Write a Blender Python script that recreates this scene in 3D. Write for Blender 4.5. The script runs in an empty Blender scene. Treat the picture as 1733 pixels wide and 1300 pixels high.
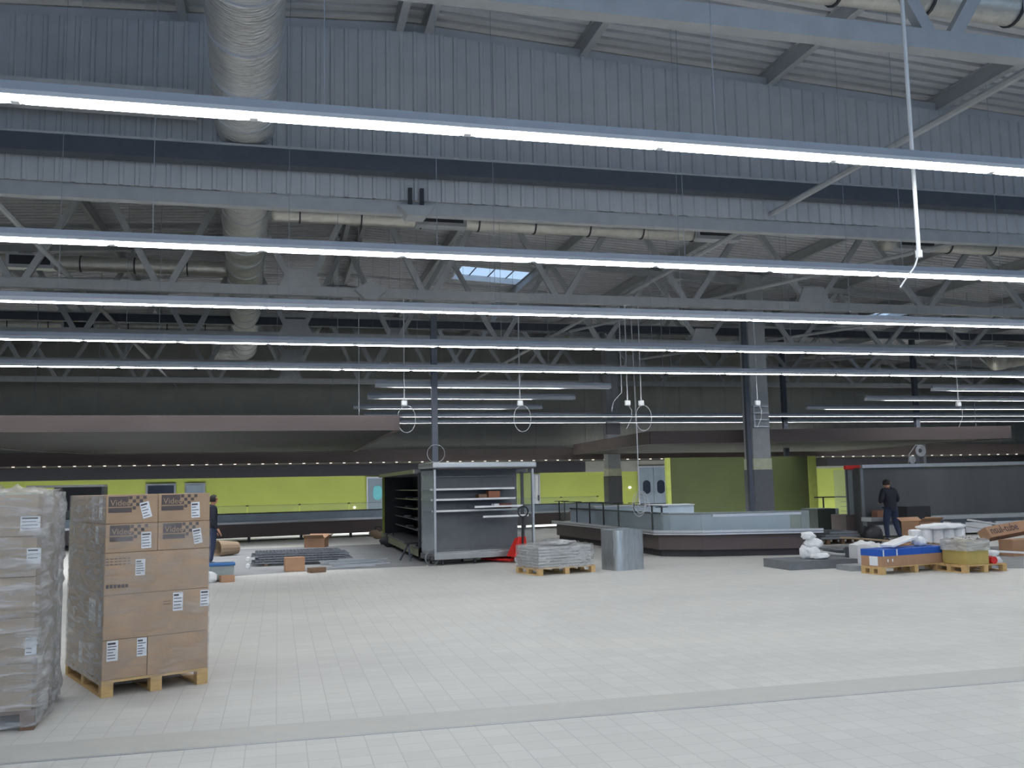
import bpy, bmesh, math, random
from mathutils import Vector, Matrix, noise
random.seed(7)
PI = math.pi
sc = bpy.context.scene
C = sc.collection

# ------------------------------------------------------------------ camera
F = 1590.0; EYE = 1.78
_X = Vector((6405, 47, F)).normalized()
_Y = Vector((-396, 179, F)); _Y = (_Y - _X * _X.dot(_Y)).normalized()
_Z = _X.cross(_Y)
cam = bpy.data.cameras.new('camera'); co = bpy.data.objects.new('camera', cam); C.objects.link(co)
cam.sensor_width = 36; cam.sensor_fit = 'HORIZONTAL'; cam.lens = F / 1733 * 36; cam.clip_end = 300
R3 = Matrix(((_X[0], -_X[1], -_X[2]), (_Y[0], -_Y[1], -_Y[2]), (_Z[0], -_Z[1], -_Z[2])))
co.matrix_world = Matrix.Translation((0, 0, EYE)) @ R3.to_4x4()
sc.camera = co
sc.view_settings.view_transform = 'Standard'; sc.view_settings.look = 'None'
sc.view_settings.exposure = 0.58; sc.view_settings.gamma = 1
sc.view_settings.use_curve_mapping = False

# ------------------------------------------------------------------ world
w = bpy.data.worlds.new('sky'); sc.world = w; w.use_nodes = True
bg = w.node_tree.nodes['Background']
bg.inputs['Color'].default_value = (0.29, 0.41, 0.58, 1); bg.inputs['Strength'].default_value = 1.25
TUBE_ON = 25.0

def ray(x, y):
    v = Vector((x - 866.5, y - 650, F)); return Vector((_X.dot(v), _Y.dot(v), _Z.dot(v)))
def AZ(x, y, z=0.0):
    r = ray(x, y); return r * ((z - EYE) / r.z) + Vector((0, 0, EYE))
def AY(x, y, d):
    r = ray(x, y); return r * (d / r.y) + Vector((0, 0, EYE))

# ------------------------------------------------------------------ materials
def lin(c): return tuple(((v / 255) / 12.92 if v <= 10 else (((v / 255) + .055) / 1.055) ** 2.4) for v in c)
def P(name, rgb, rough=.6, metal=0., var=.08, scale=6., bump=0., bscale=40., coord='Object', spec=.4, stretch=None, detail=4):
    m = bpy.data.materials.new(name); m.use_nodes = True
    nt = m.node_tree; b = nt.nodes['Principled BSDF']
    c = lin(rgb)
    tc = nt.nodes.new('ShaderNodeTexCoord'); src = tc.outputs[coord]
    if stretch:
        mp = nt.nodes.new('ShaderNodeMapping'); mp.inputs['Scale'].default_value = stretch
        nt.links.new(src, mp.inputs['Vector']); src = mp.outputs['Vector']
    n = nt.nodes.new('ShaderNodeTexNoise'); n.inputs['Scale'].default_value = scale; n.inputs['Detail'].default_value = detail
    nt.links.new(src, n.inputs['Vector'])
    r = nt.nodes.new('ShaderNodeValToRGB')
    r.color_ramp.elements[0].position = .3; r.color_ramp.elements[1].position = .7
    r.color_ramp.elements[0].color = (*[v * (1 - var) for v in c], 1)
    r.color_ramp.elements[1].color = (*[min(1, v * (1 + var)) for v in c], 1)
    nt.links.new(n.outputs['Fac'], r.inputs['Fac']); nt.links.new(r.outputs['Color'], b.inputs['Base Color'])
    b.inputs['Roughness'].default_value = rough; b.inputs['Metallic'].default_value = metal
    b.inputs['Specular IOR Level'].default_value = spec
    if bump:
        n2 = nt.nodes.new('ShaderNodeTexNoise'); n2.inputs['Scale'].default_value = bscale
        nt.links.new(src, n2.inputs['Vector'])
        bp = nt.nodes.new('ShaderNodeBump'); bp.inputs['Strength'].default_value = bump; bp.inputs['Distance'].default_value = .02 if bump < .95 else .09
        nt.links.new(n2.outputs['Fac'], bp.inputs['Height']); nt.links.new(bp.outputs['Normal'], b.inputs['Normal'])
    return m
def emis(name, rgb, s):
    m = bpy.data.materials.new(name); m.use_nodes = True; nt = m.node_tree
    b = nt.nodes['Principled BSDF']; b.inputs['Base Color'].default_value = (.8, .8, .8, 1)
    b.inputs['Emission Color'].default_value = (*lin(rgb), 1); b.inputs['Emission Strength'].default_value = s
    return m
def glass(name, rgb, alpha, rough=.05):
    m = bpy.data.materials.new(name); m.use_nodes = True; nt = m.node_tree
    b = nt.nodes['Principled BSDF']; b.inputs['Base Color'].default_value = (*lin(rgb), 1)
    b.inputs['Roughness'].default_value = rough; b.inputs['Alpha'].default_value = alpha
    return m
def film(name, base=.35, streak=.75, rgb=(205, 205, 205), st=(1, 1, 5)):
    m = bpy.data.materials.new(name); m.use_nodes = True; nt = m.node_tree; L = nt.links
    b = nt.nodes['Principled BSDF']; b.inputs['Base Color'].default_value = (*lin(rgb), 1)
    b.inputs['Roughness'].default_value = .16; b.inputs['Specular IOR Level'].default_value = .9
    tc = nt.nodes.new('ShaderNodeTexCoord'); mp = nt.nodes.new('ShaderNodeMapping'); mp.inputs['Scale'].default_value = st
    L.new(tc.outputs['Object'], mp.inputs['Vector'])
    n = nt.nodes.new('ShaderNodeTexNoise'); n.inputs['Scale'].default_value = 3.5; n.inputs['Detail'].default_value = 7; n.inputs['Distortion'].default_value = .8
    L.new(mp.outputs['Vector'], n.inputs['Vector'])
    r = nt.nodes.new('ShaderNodeMapRange'); r.inputs['From Min'].default_value = .4; r.inputs['From Max'].default_value = .7
    r.inputs['To Min'].default_value = base; r.inputs['To Max'].default_value = streak
    L.new(n.outputs['Fac'], r.inputs['Value']); L.new(r.outputs['Result'], b.inputs['Alpha'])
    bp = nt.nodes.new('ShaderNodeBump'); bp.inputs['Strength'].default_value = .9; bp.inputs['Distance'].default_value = .03
    L.new(n.outputs['Fac'], bp.inputs['Height']); L.new(bp.outputs['Normal'], b.inputs['Normal'])
    return m

M = {}
M['steel'] = P('painted_steel', (172, 175, 178), .55, 0, .06)
M['deck'] = P('roof_deck', (208, 209, 212), .6, 0, .05)
M['clad'] = P('cladding', (190, 192, 195), .6, 0, .06, scale=2)
M['darkband'] = P('dark_duct', (78, 84, 94), .6)
M['foil'] = P('foil', (214, 214, 212), .28, .6, .2, 4, 1.0, 5, stretch=(1.2, 6, 1.2))
M['foil2'] = P('foil_branch', (205, 203, 195), .38, .55, .1, 5, .6, 10)
M['dark'] = P('dark_grey', (62, 62, 68), .6)
M['black'] = P('black', (38, 39, 44), .5)
M['wallup'] = P('upper_wall', (158, 159, 153), .8, 0, .06, 1.5)
M['brown'] = P('brown_laminate', (88, 78, 77), .55, 0, .12, 1.2, stretch=(.4, 1, 3))
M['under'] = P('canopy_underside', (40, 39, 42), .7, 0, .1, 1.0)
M['green'] = P('lime_paint', (180, 192, 98), .75, 0, .04, .8)
M['greendark'] = P('olive_panel', (66, 74, 42), .5, 0, .1, 1.0)
M['greenedge'] = P('lime_edge', (150, 160, 80), .6)
M['counter'] = P('counter_brown', (88, 78, 78), .45, 0, .06, 2)
M['kick'] = P('plinth', (52, 50, 56), .6)
M['chrome'] = P('bright_metal', (205, 208, 214), .3, .5, .04)
M['alu'] = P('aluminium', (176, 180, 184), .35, .6, .05)
M['greypanel'] = P('grey_panel', (112, 114, 118), .5, .2, .05)
M['bluegrey'] = P('cooler_panel', (140, 154, 168), .4, 0, .08, 2)
M['white'] = P('white_enamel', (222, 224, 226), .4, 0, .03)
M['offwhite'] = P('cream_patch', (205, 208, 180), .7)
M['trunk'] = P('light_trunking', (150, 156, 166), .45, .3, .03)
M['refl'] = P('reflector', (225, 228, 232), .4, .1, .02)
M['pole'] = P('blue_steel', (92, 98, 110), .5, .2)
M['cable'] = P('cable', (176, 178, 184), .5)
M['wire'] = P('wire', (150, 155, 165), .5)
M['card'] = P('cardboard', (172, 146, 120), .8, 0, .07, 5, .1, 60)
M['card2'] = P('cardboard_dull', (158, 140, 118), .8, 0, .09, 4)
M['cardg'] = P('cardboard_brown', (168, 132, 104), .8, 0, .07, 4)
M['yellowcard'] = P('yellow_carton', (178, 160, 96), .75, 0, .08, 5)
M['wood'] = P('pine', (196, 164, 112), .75, 0, .14, 8, .15, 30, stretch=(1, 6, 6))
M['wooddk'] = P('old_pine', (116, 92, 74), .8, 0, .15, 8)
M['ink'] = P('print_ink', (92, 84, 84), .8)
M['inkdk'] = P('print_dark', (70, 66, 72), .8)
M['paper'] = P('label_paper', (226, 230, 234), .7, 0, .02)
M['film'] = film('stretch_film', .2, .62)
M['film2'] = film('stretch_film_thick', .5, .9, (200, 202, 204))
M['filmmid'] = film('stretch_film_mid', .38, .78, (200, 202, 204))
M['filmthin'] = film('stretch_film_thin', .03, .3, (215, 212, 208), (1, 1, 4))
M['foam'] = P('white_foam', (232, 234, 236), .8, 0, .05, 8, .3, 20)
M['galv'] = P('galvanised', (176, 184, 190), .35, .8, .12, 8, .1, 20, stretch=(3, 3, .5))
M['galvsheet'] = P('grey_sheet', (120, 124, 130), .4, .4, .12, 5)
M['floorpatch'] = P('floor_patch_grey', (134, 136, 138), .85, 0, .1, 1.2)
M['blue'] = P('blue_print', (28, 84, 176), .5)
M['red'] = P('red_paint', (200, 44, 40), .45)
M['bluelid'] = P('blue_lid', (60, 110, 170), .5)
M['tub'] = P('pale_tub', (150, 160, 160), .5)
M['glass'] = glass('clear_glass', (200, 220, 215), .12)
M['glasst'] = glass('cooler_glass', (190, 205, 212), .22)
M['darkglass'] = P('dark_glass', (50, 56, 70), .15)
M['turq'] = P('turquoise_glass', (120, 205, 215), .2)
M['skin'] = P('skin', (190, 140, 115), .6)
M['jacket'] = P('dark_jacket', (34, 36, 48), .8)
M['jeans'] = P('dark_jeans', (44, 54, 78), .85)
M['hair'] = P('dark_hair', (32, 28, 28), .7)
M['shoe'] = P('shoes', (28, 28, 30), .6)
M['hivis'] = P('grey_cap', (150, 145, 145), .8)
M['tube'] = emis('lamp_tube', (250, 250, 250), TUBE_ON)
M['tubefar'] = emis('lamp_tube_far', (250, 250, 250), TUBE_ON * .9)
M['spot'] = emis('downlight_lens', (255, 240, 225), .9)
M['beige'] = P('beige_cloth', (150, 130, 108), .8)

def floor_mat():
    m = bpy.data.materials.new('floor_tiles'); m.use_nodes = True; nt = m.node_tree; L = nt.links
    b = nt.nodes['Principled BSDF']
    tc = nt.nodes.new('ShaderNodeTexCoord')
    br = nt.nodes.new('ShaderNodeTexBrick'); br.offset = 0; br.squash = 1
    br.inputs['Scale'].default_value = 1; br.inputs['Brick Width'].default_value = .205; br.inputs['Row Height'].default_value = .205
    br.inputs['Mortar Size'].default_value = .004; br.inputs['Mortar Smooth'].default_value = .3
    a = lin((200, 200, 196)); c2 = lin((206, 206, 202)); mo = lin((182, 182, 180))
    br.inputs['Color1'].default_value = (*a, 1); br.inputs['Color2'].default_value = (*c2, 1); br.inputs['Mortar'].default_value = (*mo, 1)
    L.new(tc.outputs['Object'], br.inputs['Vector'])
    n = nt.nodes.new('ShaderNodeTexNoise'); n.inputs['Scale'].default_value = .35; n.inputs['Detail'].default_value = 5
    mp = nt.nodes.new('ShaderNodeMapping'); mp.inputs['Scale'].default_value = (.5, 1.6, 1)
    L.new(tc.outputs['Object'], mp.inputs['Vector']); L.new(mp.outputs['Vector'], n.inputs['Vector'])
    r = nt.nodes.new('ShaderNodeValToRGB'); r.color_ramp.elements[0].position = .35; r.color_ramp.elements[1].position = .65
    r.color_ramp.elements[0].color = (.9, .9, .91, 1); r.color_ramp.elements[1].color = (1, 1, .985, 1)
    L.new(n.outputs['Fac'], r.inputs['Fac'])
    mx = nt.nodes.new('ShaderNodeMix'); mx.data_type = 'RGBA'; mx.blend_type = 'MULTIPLY'; mx.inputs['Factor'].default_value = 1
    L.new(br.outputs['Color'], mx.inputs['A']); L.new(r.outputs['Color'], mx.inputs['B'])
    L.new(mx.outputs['Result'], b.inputs['Base Color'])
    b.inputs['Roughness'].default_value = .5; b.inputs['Specular IOR Level'].default_value = .35
    return m
M['floor'] = floor_mat()

# ------------------------------------------------------------------ mesh helpers
def tag(o, label=None, cat=None, group=None, kind=None):
    if label: o['label'] = label
    if cat: o['category'] = cat
    if group: o['group'] = group
    if kind: o['kind'] = kind
    return o
def thing(name, label, cat, loc=(0, 0, 0), rz=0., group=None):
    o = bpy.data.objects.new(name, None); C.objects.link(o); o.location = loc; o.rotation_euler = (0, 0, rz)
    o.empty_display_size = .1
    return tag(o, label, cat, group)
def frame(o):
    m = Matrix.Translation(o.location) @ o.rotation_euler.to_matrix().to_4x4()
    if o.parent: m = frame(o.parent) @ m
    return m
class MB:
    def __init__(s): s.v = []; s.f = []; s.mi = []; s.m = 0
    def add(s, vs, fs):
        k = len(s.v); s.v += [Vector(v) for v in vs]; s.f += [tuple(i + k for i in f) for f in fs]; s.mi += [s.m] * len(fs); return s
    def box(s, c, d, rz=0., mat=None):
        x, y, z = (a / 2 for a in d)
        vs = [Vector((sx * x, sy * y, sz * z)) for sx in (-1, 1) for sy in (-1, 1) for sz in (-1, 1)]
        Rm = mat if mat is not None else Matrix.Rotation(rz, 3, 'Z')
        vs = [Rm @ v + Vector(c) for v in vs]
        return s.add(vs, [(0, 1, 3, 2), (4, 6, 7, 5), (0, 4, 5, 1), (2, 3, 7, 6), (0, 2, 6, 4), (1, 5, 7, 3)])
    def bb(s, x0, x1, y0, y1, z0, z1): return s.box(((x0 + x1) / 2, (y0 + y1) / 2, (z0 + z1) / 2), (abs(x1 - x0), abs(y1 - y0), abs(z1 - z0)))
    def bar(s, a, b, wd, ht):     # rectangular bar between two points, ht measured upwards
        a = Vector(a); b = Vector(b); d = b - a; L = d.length; d.normalize()
        up = Vector((0, 0, 1)) if abs(d.z) < .98 else Vector((0, 1, 0))
        sx = d.cross(up).normalized(); u = sx.cross(d).normalized()
        return s.box((a + b) / 2, (wd, L, ht), mat=Matrix((sx, d, u)).transposed())
    def tube(s, pts, r, n=8, closed=False, cap=True):
        pts = [Vector(p) for p in pts]; k = len(s.v); N = len(pts)
        prev = None
        for i, p in enumerate(pts):
            if closed: d = pts[(i + 1) % N] - pts[i - 1]
            else: d = pts[min(i + 1, N - 1)] - pts[max(i - 1, 0)]
            d.normalize()
            if prev is None: a = d.orthogonal().normalized()
            else: a = (prev - d * prev.dot(d)).normalized()
            prev = a; b = d.cross(a)
            rr = r[i] if isinstance(r, (list, tuple)) else r
            for j in range(n):
                t = 2 * PI * j / n; s.v.append(p + a * (rr * math.cos(t)) + b * (rr * math.sin(t)))
        for i in range(N if closed else N - 1):
            for j in range(n):
                s.f.append((k + i * n + j, k + i * n + (j + 1) % n, k + ((i + 1) % N) * n + (j + 1) % n, k + ((i + 1) % N) * n + j)); s.mi.append(s.m)
        if cap and not closed:
            s.f.append(tuple(k + j for j in reversed(range(n)))); s.f.append(tuple(k + (N - 1) * n + j for j in range(n))); s.mi += [s.m] * 2
        return s
    def prism(s, poly, z0, z1):
        n = len(poly); vs = [(p[0], p[1], z0) for p in poly] + [(p[0], p[1], z1) for p in poly]
        return s.add(vs, [tuple(reversed(range(n))), tuple(range(n, 2 * n))] + [(i, (i + 1) % n, n + (i + 1) % n, n + i) for i in range(n)])
    def build(s, name, mat, parent=None, world=False, origin=None, smooth=False, bevel=0., solid=0.):
        o_loc = Vector((0, 0, 0)); vs = s.v
        if parent is not None and world:
            inv = frame(parent).inverted(); vs = [inv @ v for v in vs]
        elif parent is None:
            if origin is None:
                lo = Vector((min(v.x for v in vs), min(v.y for v in vs), min(v.z for v in vs))); hi = Vector((max(v.x for v in vs), max(v.y for v in vs), 0))
                origin = Vector(((lo.x + hi.x) / 2, (lo.y + hi.y) / 2, lo.z))
            o_loc = Vector(origin); vs = [v - o_loc for v in vs]
        me = bpy.data.meshes.new(name); me.from_pydata([tuple(v) for v in vs], [], s.f)
        bm = bmesh.new(); bm.from_mesh(me); bmesh.ops.recalc_face_normals(bm, faces=bm.faces); bm.to_mesh(me); bm.free()
        ms = mat if isinstance(mat, (list, tuple)) else [mat]
        for m in ms: me.materials.append(m)
        if len(ms) > 1:
            for p, i in zip(me.polygons, s.mi): p.material_index = i
        if smooth:
            for p in me.polygons: p.use_smooth = True
        o = bpy.data.objects.new(name, me); C.objects.link(o); o.location = o_loc
        if parent is not None: o.parent = parent
        if bevel:
            b = o.modifiers.new('bevel', 'BEVEL'); b.width = bevel; b.segments = 2; b.limit_method = 'ANGLE'
        if solid:
            b = o.modifiers.new('solid', 'SOLIDIFY'); b.thickness = solid
        return o
def struct(name, mb, m, **k): return tag(mb.build(name, m, **k), kind='structure')
def single(name, mb, m, label, cat, group=None, **k): return tag(mb.build(name, m, **k), label, cat, group)
def text(name, s, size, m, parent, loc, rot, ext=.001):
    cu = bpy.data.curves.new(name, 'FONT'); cu.body = s; cu.size = size; cu.extrude = ext; cu.materials.append(m)
    cu.align_x = 'LEFT'
    tmp = bpy.data.objects.new('tmp', cu); me = bpy.data.meshes.new_from_object(tmp); bpy.data.objects.remove(tmp); me.materials.clear(); me.materials.append(m)
    o = bpy.data.objects.new(name, me); C.objects.link(o); o.parent = parent; o.location = loc; o.rotation_euler = rot
    return o
def copy_tree(o, parent=None):
    c = o.copy(); C.objects.link(c)
    if parent: c.parent = parent
    for ch in list(o.children): copy_tree(ch, c)
    return c

# ================================================================== SETTING
XL, XR, YB, YF = -16.0, 44.0, -8.0, 42.0
def roofz(x): return 9.12 - .055 * abs(x - 2.0)
fl = MB(); fl.bb(XL, XR, YB, YF, -.2, 0); struct('floor', fl, M['floor'], origin=(0, 0, 0))
# metal movement joint in the tiles
jb = MB(); jb.bb(XL, XR, 7.095, 7.12, 0, .004); tag(jb.build('trim_1', M['alu']), kind='structure')
jb = MB(); jb.bb(XL, XR, 7.14, 7.62, .0, .0015); tag(jb.build('trim_2', P('darker_tile_course', (184, 184, 179), .5, 0, .03)), kind='structure')

# corrugated roof deck with roof light openings
SKY = [(5.75, 8.35, 29.5, 31.45), (21.6, 23.2, 30.4, 31.9)]
def deck(bm, x0, x1, y0, y1):
    pts = []; y = y0; p = .25
    while y < y1 - 1e-4:
        for dy, dz in ((0, 0), (.15, 0), (.16, .1), (.24, .1)):
            if y + dy < y1: pts.append((y + dy, dz))
        y += p
    pts.append((y1, 0))
    vs = []
    for (yy, dz) in pts:
        for xx in (x0, x1): vs.append((xx, yy, roofz(xx) + dz))
    fs = [(2 * i, 2 * i + 1, 2 * i + 3, 2 * i + 2) for i in range(len(pts) - 1)]
    bm.add(vs, fs)
rb = MB()
xs = [XL, 2, 5.75, 8.35, 21.6, 23.2, XR]
for a, b in zip(xs[:-1], xs[1:]):
    hole = [s for s in SKY if s[0] == a]
    if hole:
        s = hole[0]; deck(rb, a, b, YB, s[2]); deck(rb, a, b, s[3], YF)
    else: deck(rb, a, b, YB, YF)
# weather skin above the deck
for a, b in zip(xs[:-1], xs[1:]):
    hole = [s for s in SKY if s[0] == a]
    for (y0, y1) in ([(YB, hole[0][2]), (hole[0][3], YF)] if hole else [(YB, YF)]):
        rb.add([(a, y0, roofz(a) + .2), (b, y0, roofz(b) + .2), (b, y1, roofz(b) + .2), (a, y1, roofz(a) + .2)], [(0, 1, 2, 3)])
struct('ceiling', rb, M['deck'])
for i, (x0, x1, y0, y1) in enumerate(SKY):
    t = bpy.data.objects.new('window_%d' % (i + 1), None); C.objects.link(t); t.location = (x0, y0, roofz(x0)); t['kind'] = 'structure'
    m = MB()
    for (a, b) in (((x0, y0), (x1, y0)), ((x0, y1), (x1, y1)), ((x0, y0), (x0, y1)), ((x1, y0), (x1, y1))):
        m.bar((*a, roofz(a[0]) + .1), (*b, roofz(b[0]) + .1), .05, .2)
    m.build('curb', M['white'], t, world=True)
    m = MB()
    for k in (1, 2, 3): xx = x0 + (x1 - x0) * k / 4; m.bar((xx, y0, roofz(xx) + .19), (xx, y1, roofz(xx) + .19), .03, .03)
    m.build('glazing_bar', M['dark'], t, world=True)
    m = MB(); m.add([(x0, y0, roofz(x0) + .21), (x1, y0, roofz(x1) + .21), (x1, y1, roofz(x1) + .21), (x0, y1, roofz(x0) + .21)], [(0, 1, 2, 3)])
    m.build('pane', glass('skylight_pane', (200, 225, 245), .12), t, world=True)

wt = 9.4
def wall(name, x0, x1, y0, y1, z0, z1, m): b = MB(); b.bb(x0, x1, y0, y1, z0, z1); return struct(name, b, m)
wall('wall_left', XL - .2, XL, YB, YF, 0, wt, M['wallup'])
wall('wall_right', XR, XR + .2, YB, YF, 0, wt, M['wallup'])
wall('wall_rear', XL, XR, YB - .2, YB, 0, .6, M['steel'])
# far wall: lime band below, dark ribbed panels above
GZ = 2.32
wall('wall_front', XL, XR, YF, YF + .2, 0, GZ, M['green'])
ub = MB(); ub.bb(XL, XR, YF - .02, YF + .2, GZ, wt)
for k in range(50): x = XL + 1.2 * k; ub.bb(x, x + .03, YF - .035, YF - .02, 3.4, wt)
struct('wall_front_upper', ub, M['wallup'])
# dark bulkhead above the lime band
b = MB(); xb = AY(991, 800, YF - 1).x
b.bb(XL, xb, YF - 1.0, YF - .03, 2.32, 2.79); struct('trim_3', b, M['dark'])
b = MB(); x0 = AY(1400, 790, YF - 1).x; b.bb(x0, XR, YF - 1.0, YF - .03, 2.42, 2.79); struct('trim_4', b, M['dark'])

# doors in the lime wall
def door(name, px0, px1, ztop, leafs, pane, handle=True, framec=M['chrome'], leafm=None):
    a = AY(px0, 850, YF - .04).x; c = AY(px1, 850, YF - .04).x
    t = bpy.data.objects.new(name, None); C.objects.link(t); t.location = ((a + c) / 2, YF, 0); t['kind'] = 'structure'
    m = MB(); m.bb(a - .07, a, YF - .08, YF - .02, 0, ztop + .07); m.bb(c, c + .07, YF - .08, YF - .02, 0, ztop + .07); m.bb(a, c, YF - .08, YF - .02, ztop, ztop + .07)
    m.build('door_frame', framec, t, world=True)
    wdt = (c - a) / leafs
    for k in range(leafs):
        x0 = a + wdt * k; m = MB(); m.bb(x0 + .01, x0 + wdt - .01, YF - .06, YF - .02, .8, ztop)
        lf = m.build('door_leaf', leafm or M['bluegrey'], t, world=True)
        m = MB(); m.bb(x0 + .01, x0 + wdt - .01, YF - .065, YF - .02, .01, .8); m.build('kick_plate', M['dark'], t, world=True)
        if pane:
            m = MB(); cx = x0 + wdt / 2 + (0.06 if leafs == 1 else (.0)); vs = []
            for zc, off in ((1.72, 0), (1.42, PI)):
                for j in range(9): th = off + PI * j / 8; vs.append((cx + .19 * math.cos(th), zc + .13 * math.sin(th) * 1.3))
            n = len(vs); m.add([(v[0], YF - .075, v[1]) for v in vs] + [(v[0], YF - .06, v[1]) for v in vs], [tuple(range(n)), tuple(range(n, 2 * n))] + [(i, (i + 1) % n, n + (i + 1) % n, n + i) for i in range(n)])
            m.build('door_window', pane, t, world=True)
        elif handle:
            m = MB(); m.bb(x0 + wdt * .7, x0 + wdt * .7 + .06, YF - .11, YF - .06, 1.05, 1.3); m.build('door_handle', M['dark'], t, world=True)
door('door_1', 1083, 1131, 2.5, 2, M['darkglass'])
door('door_2', 623, 650, 2.2, 1, M['turq'])
door('door_3', 906, 912, 2.2, 1, None, leafm=M['white'])
for i, (a, c, mt) in enumerate(((247, 298, M['darkglass']), (313, 348, M['bluegrey']))):
    p0 = AY(a, 822, YF - .04); p1 = AY(c, 822, YF - .04)
    m = MB(); m.bb(p0.x, p1.x, YF - .08, YF - .02, .9, 2.13); w_ = struct('window_%d' % (3 + i), m, M['alu'])
    m = MB(); m.bb(p0.x + .08, p1.x - .08, YF - .1, YF - .08, 1.0, 2.05); m.build('pane', mt, w_, world=True)
# small round wall light beside the double door
m = MB(); p = AY(1066, 825, YF - .06); m.tube([(p.x, YF - .1, p.z), (p.x, YF - .0, p.z)], .06, 12)
single('wall_lamp', m, M['spot'], 'small round bright lamp on the lime wall left of the double doors', 'lamp')
m = MB(); p = AY(600, 859, YF - .06); m.tube([(p.x, YF - .1, p.z), (p.x, YF - .0, p.z)], .06, 12)
single('wall_lamp', m, M['spot'], 'small round bright lamp low on the lime wall, left of the single grey door', 'lamp')

# ================================================================== ROOF STRUCTURE
TY = [7.55, 14.0, 20.4, 26.6, 32.5, 37.7]
ordn = ['nearest the camera', 'carrying the ribbed smoke curtain', 'just in front of the blue skylight', 'just behind the blue skylight', 'crossing above the brown canopies', 'closest to the far wall']
nodes = [-13.4, -10.6, -7.9, -5.12, -2.34, .44, 3.22, 6.3, 9.5, 12.8, 16.0, 19.2, 22.4, 25.6, 28.8, 32.0, 35.2, 38.4, 41.6]
for Yt, od in zip(TY, ordn):
    t = thing('roof_truss', 'long grey steel lattice truss across the hall, %s' % od, 'roof truss', (2, Yt, 6.0), 0, 'roof trusses')
    m = MB(); m.bb(XL, XR, Yt - .08, Yt + .08, 5.92, 6.12); m.build('bottom_chord', M['steel'], t, world=True)
    m = MB()
    for a, b in ((XL, 2), (2, XR)): m.bar((a, Yt, roofz(a) - .42), (b, Yt, roofz(b) - .42), .16, .18)
    m.build('top_chord', M['steel'], t, world=True)
    for a, b in zip(nodes[:-1], nodes[1:]):
        if Yt < 9 and (b < -6 or a > 20): continue
        c = (a + b) / 2
        for q in (a, b):
            s_ = .14 if q == a else -.14
            m = MB(); m.bar((q + s_, Yt, 6.1), (c - s_ * .4, Yt, roofz(c) - .5), .1, .13); m.build('web_member', M['steel'], t, world=True)
    for q in (nodes[9], nodes[5]):
        m = MB(); m.add([(q - .45, Yt - .09, 6.1), (q + .45, Yt - .09, 6.1), (q + .28, Yt - .09, 6.5), (q - .28, Yt - .09, 6.5), (q - .45, Yt + .09, 6.1), (q + .45, Yt + .09, 6.1), (q + .28, Yt + .09, 6.5), (q - .28, Yt + .09, 6.5)],
            [(0, 1, 2, 3), (7, 6, 5, 4), (0, 4, 5, 1), (1, 5, 6, 2), (2, 6, 7, 3), (3, 7, 4, 0)])
        m.build('gusset_plate', M['steel'], t, world=True)
# purlins running away from the camera
px = [-13.9, -10.8, -7.6, -4.5, -1.4, 1.78, 2.22, 4.75, 8.1, 11.45, 14.7, 17.9, 21.1, 24.4, 27.6, 30.8, 34, 37.2]
place = {1.78: 'left one of the pair at the ridge', 2.22: 'right one of the pair at the ridge'}
ri = [x for x in px if x > 2.3]; le = [x for x in px if x < 1.7][::-1]
nm = ['first', 'second', 'third', 'fourth', 'fifth', 'sixth', 'seventh', 'eighth', 'ninth', 'tenth', 'eleventh']
for i, x in enumerate(ri): place[x] = '%s to the right of the ridge pair' % nm[i]
for i, x in enumerate(le): place[x] = '%s to the left of the ridge pair' % nm[i]
for x in px:
    m = MB(); z = roofz(x)
    m.bb(x - .06, x + .06, 2, YF - .1, z - .30, z - .28); m.bb(x - .012, x + .012, 2, YF - .1, z - .28, z - .02); m.bb(x - .06, x + .06, 2, YF - .1, z - .02, z - .003)
    single('purlin', m, M['steel'], 'grey steel purlin under the roof deck, %s' % place[x], 'roof beam', 'purlins')
# tie rods / longitudinal braces at chord level
for x, s in ((8.0, 'right of the skylight'), (-4.2, 'at the far left')):
    m = MB(); m.tube([(x, 2, 6.22), (x, YF - .1, 6.22)], .05, 8); single('brace_tube', m, M['steel'], 'straight grey tubular brace running the depth of the hall %s' % s, 'roof brace', 'longitudinal braces')
for (a, b, s) in (((13.2, 14.1, 6.3), (8.4, 26.4, 6.3), 'slanting from the smoke curtain towards the skylight'), ((19, 20.5, 6.3), (12.8, 32.3, 6.3), 'slanting behind the second row of lamps at the right'), ((24, 26.7, 6.3), (16, 37.5, 6.3), 'slanting far at the right')):
    m = MB(); m.tube([a, b], .045, 8); single('diagonal_brace', m, M['steel'], 'thin grey tubular brace %s' % s, 'roof brace')

# ribbed smoke curtain
m = MB(); x = XL; prof = []
while x < XR:
    prof += [(x, 0), (x + .13, 0), (x + .145, .03), (x + .18, .03), (x + .195, 0)]; x += .21
vs = []; 
for (xx, d) in prof: vs += [(xx, 13.88 - d, 6.12), (xx, 13.88 - d, roofz(xx) - .3)]
m.add(vs, [(2 * i, 2 * i + 1, 2 * i + 3, 2 * i + 2) for i in range(len(prof) - 1)])
single('smoke_curtain', m, M['clad'], 'wide grey vertically ribbed sheet hanging across the hall below the roof', 'smoke curtain', solid=.01)
m = MB()
for a, b in ((XL, 2), (2, XR)): m.bar((a, 14.0, roofz(a) - .22), (b, 14.0, roofz(b) - .22), .12, .18)
single('edge_angle', m, M['clad'], 'grey edge flashing along the top of the ribbed smoke curtain', 'flashing')
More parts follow.
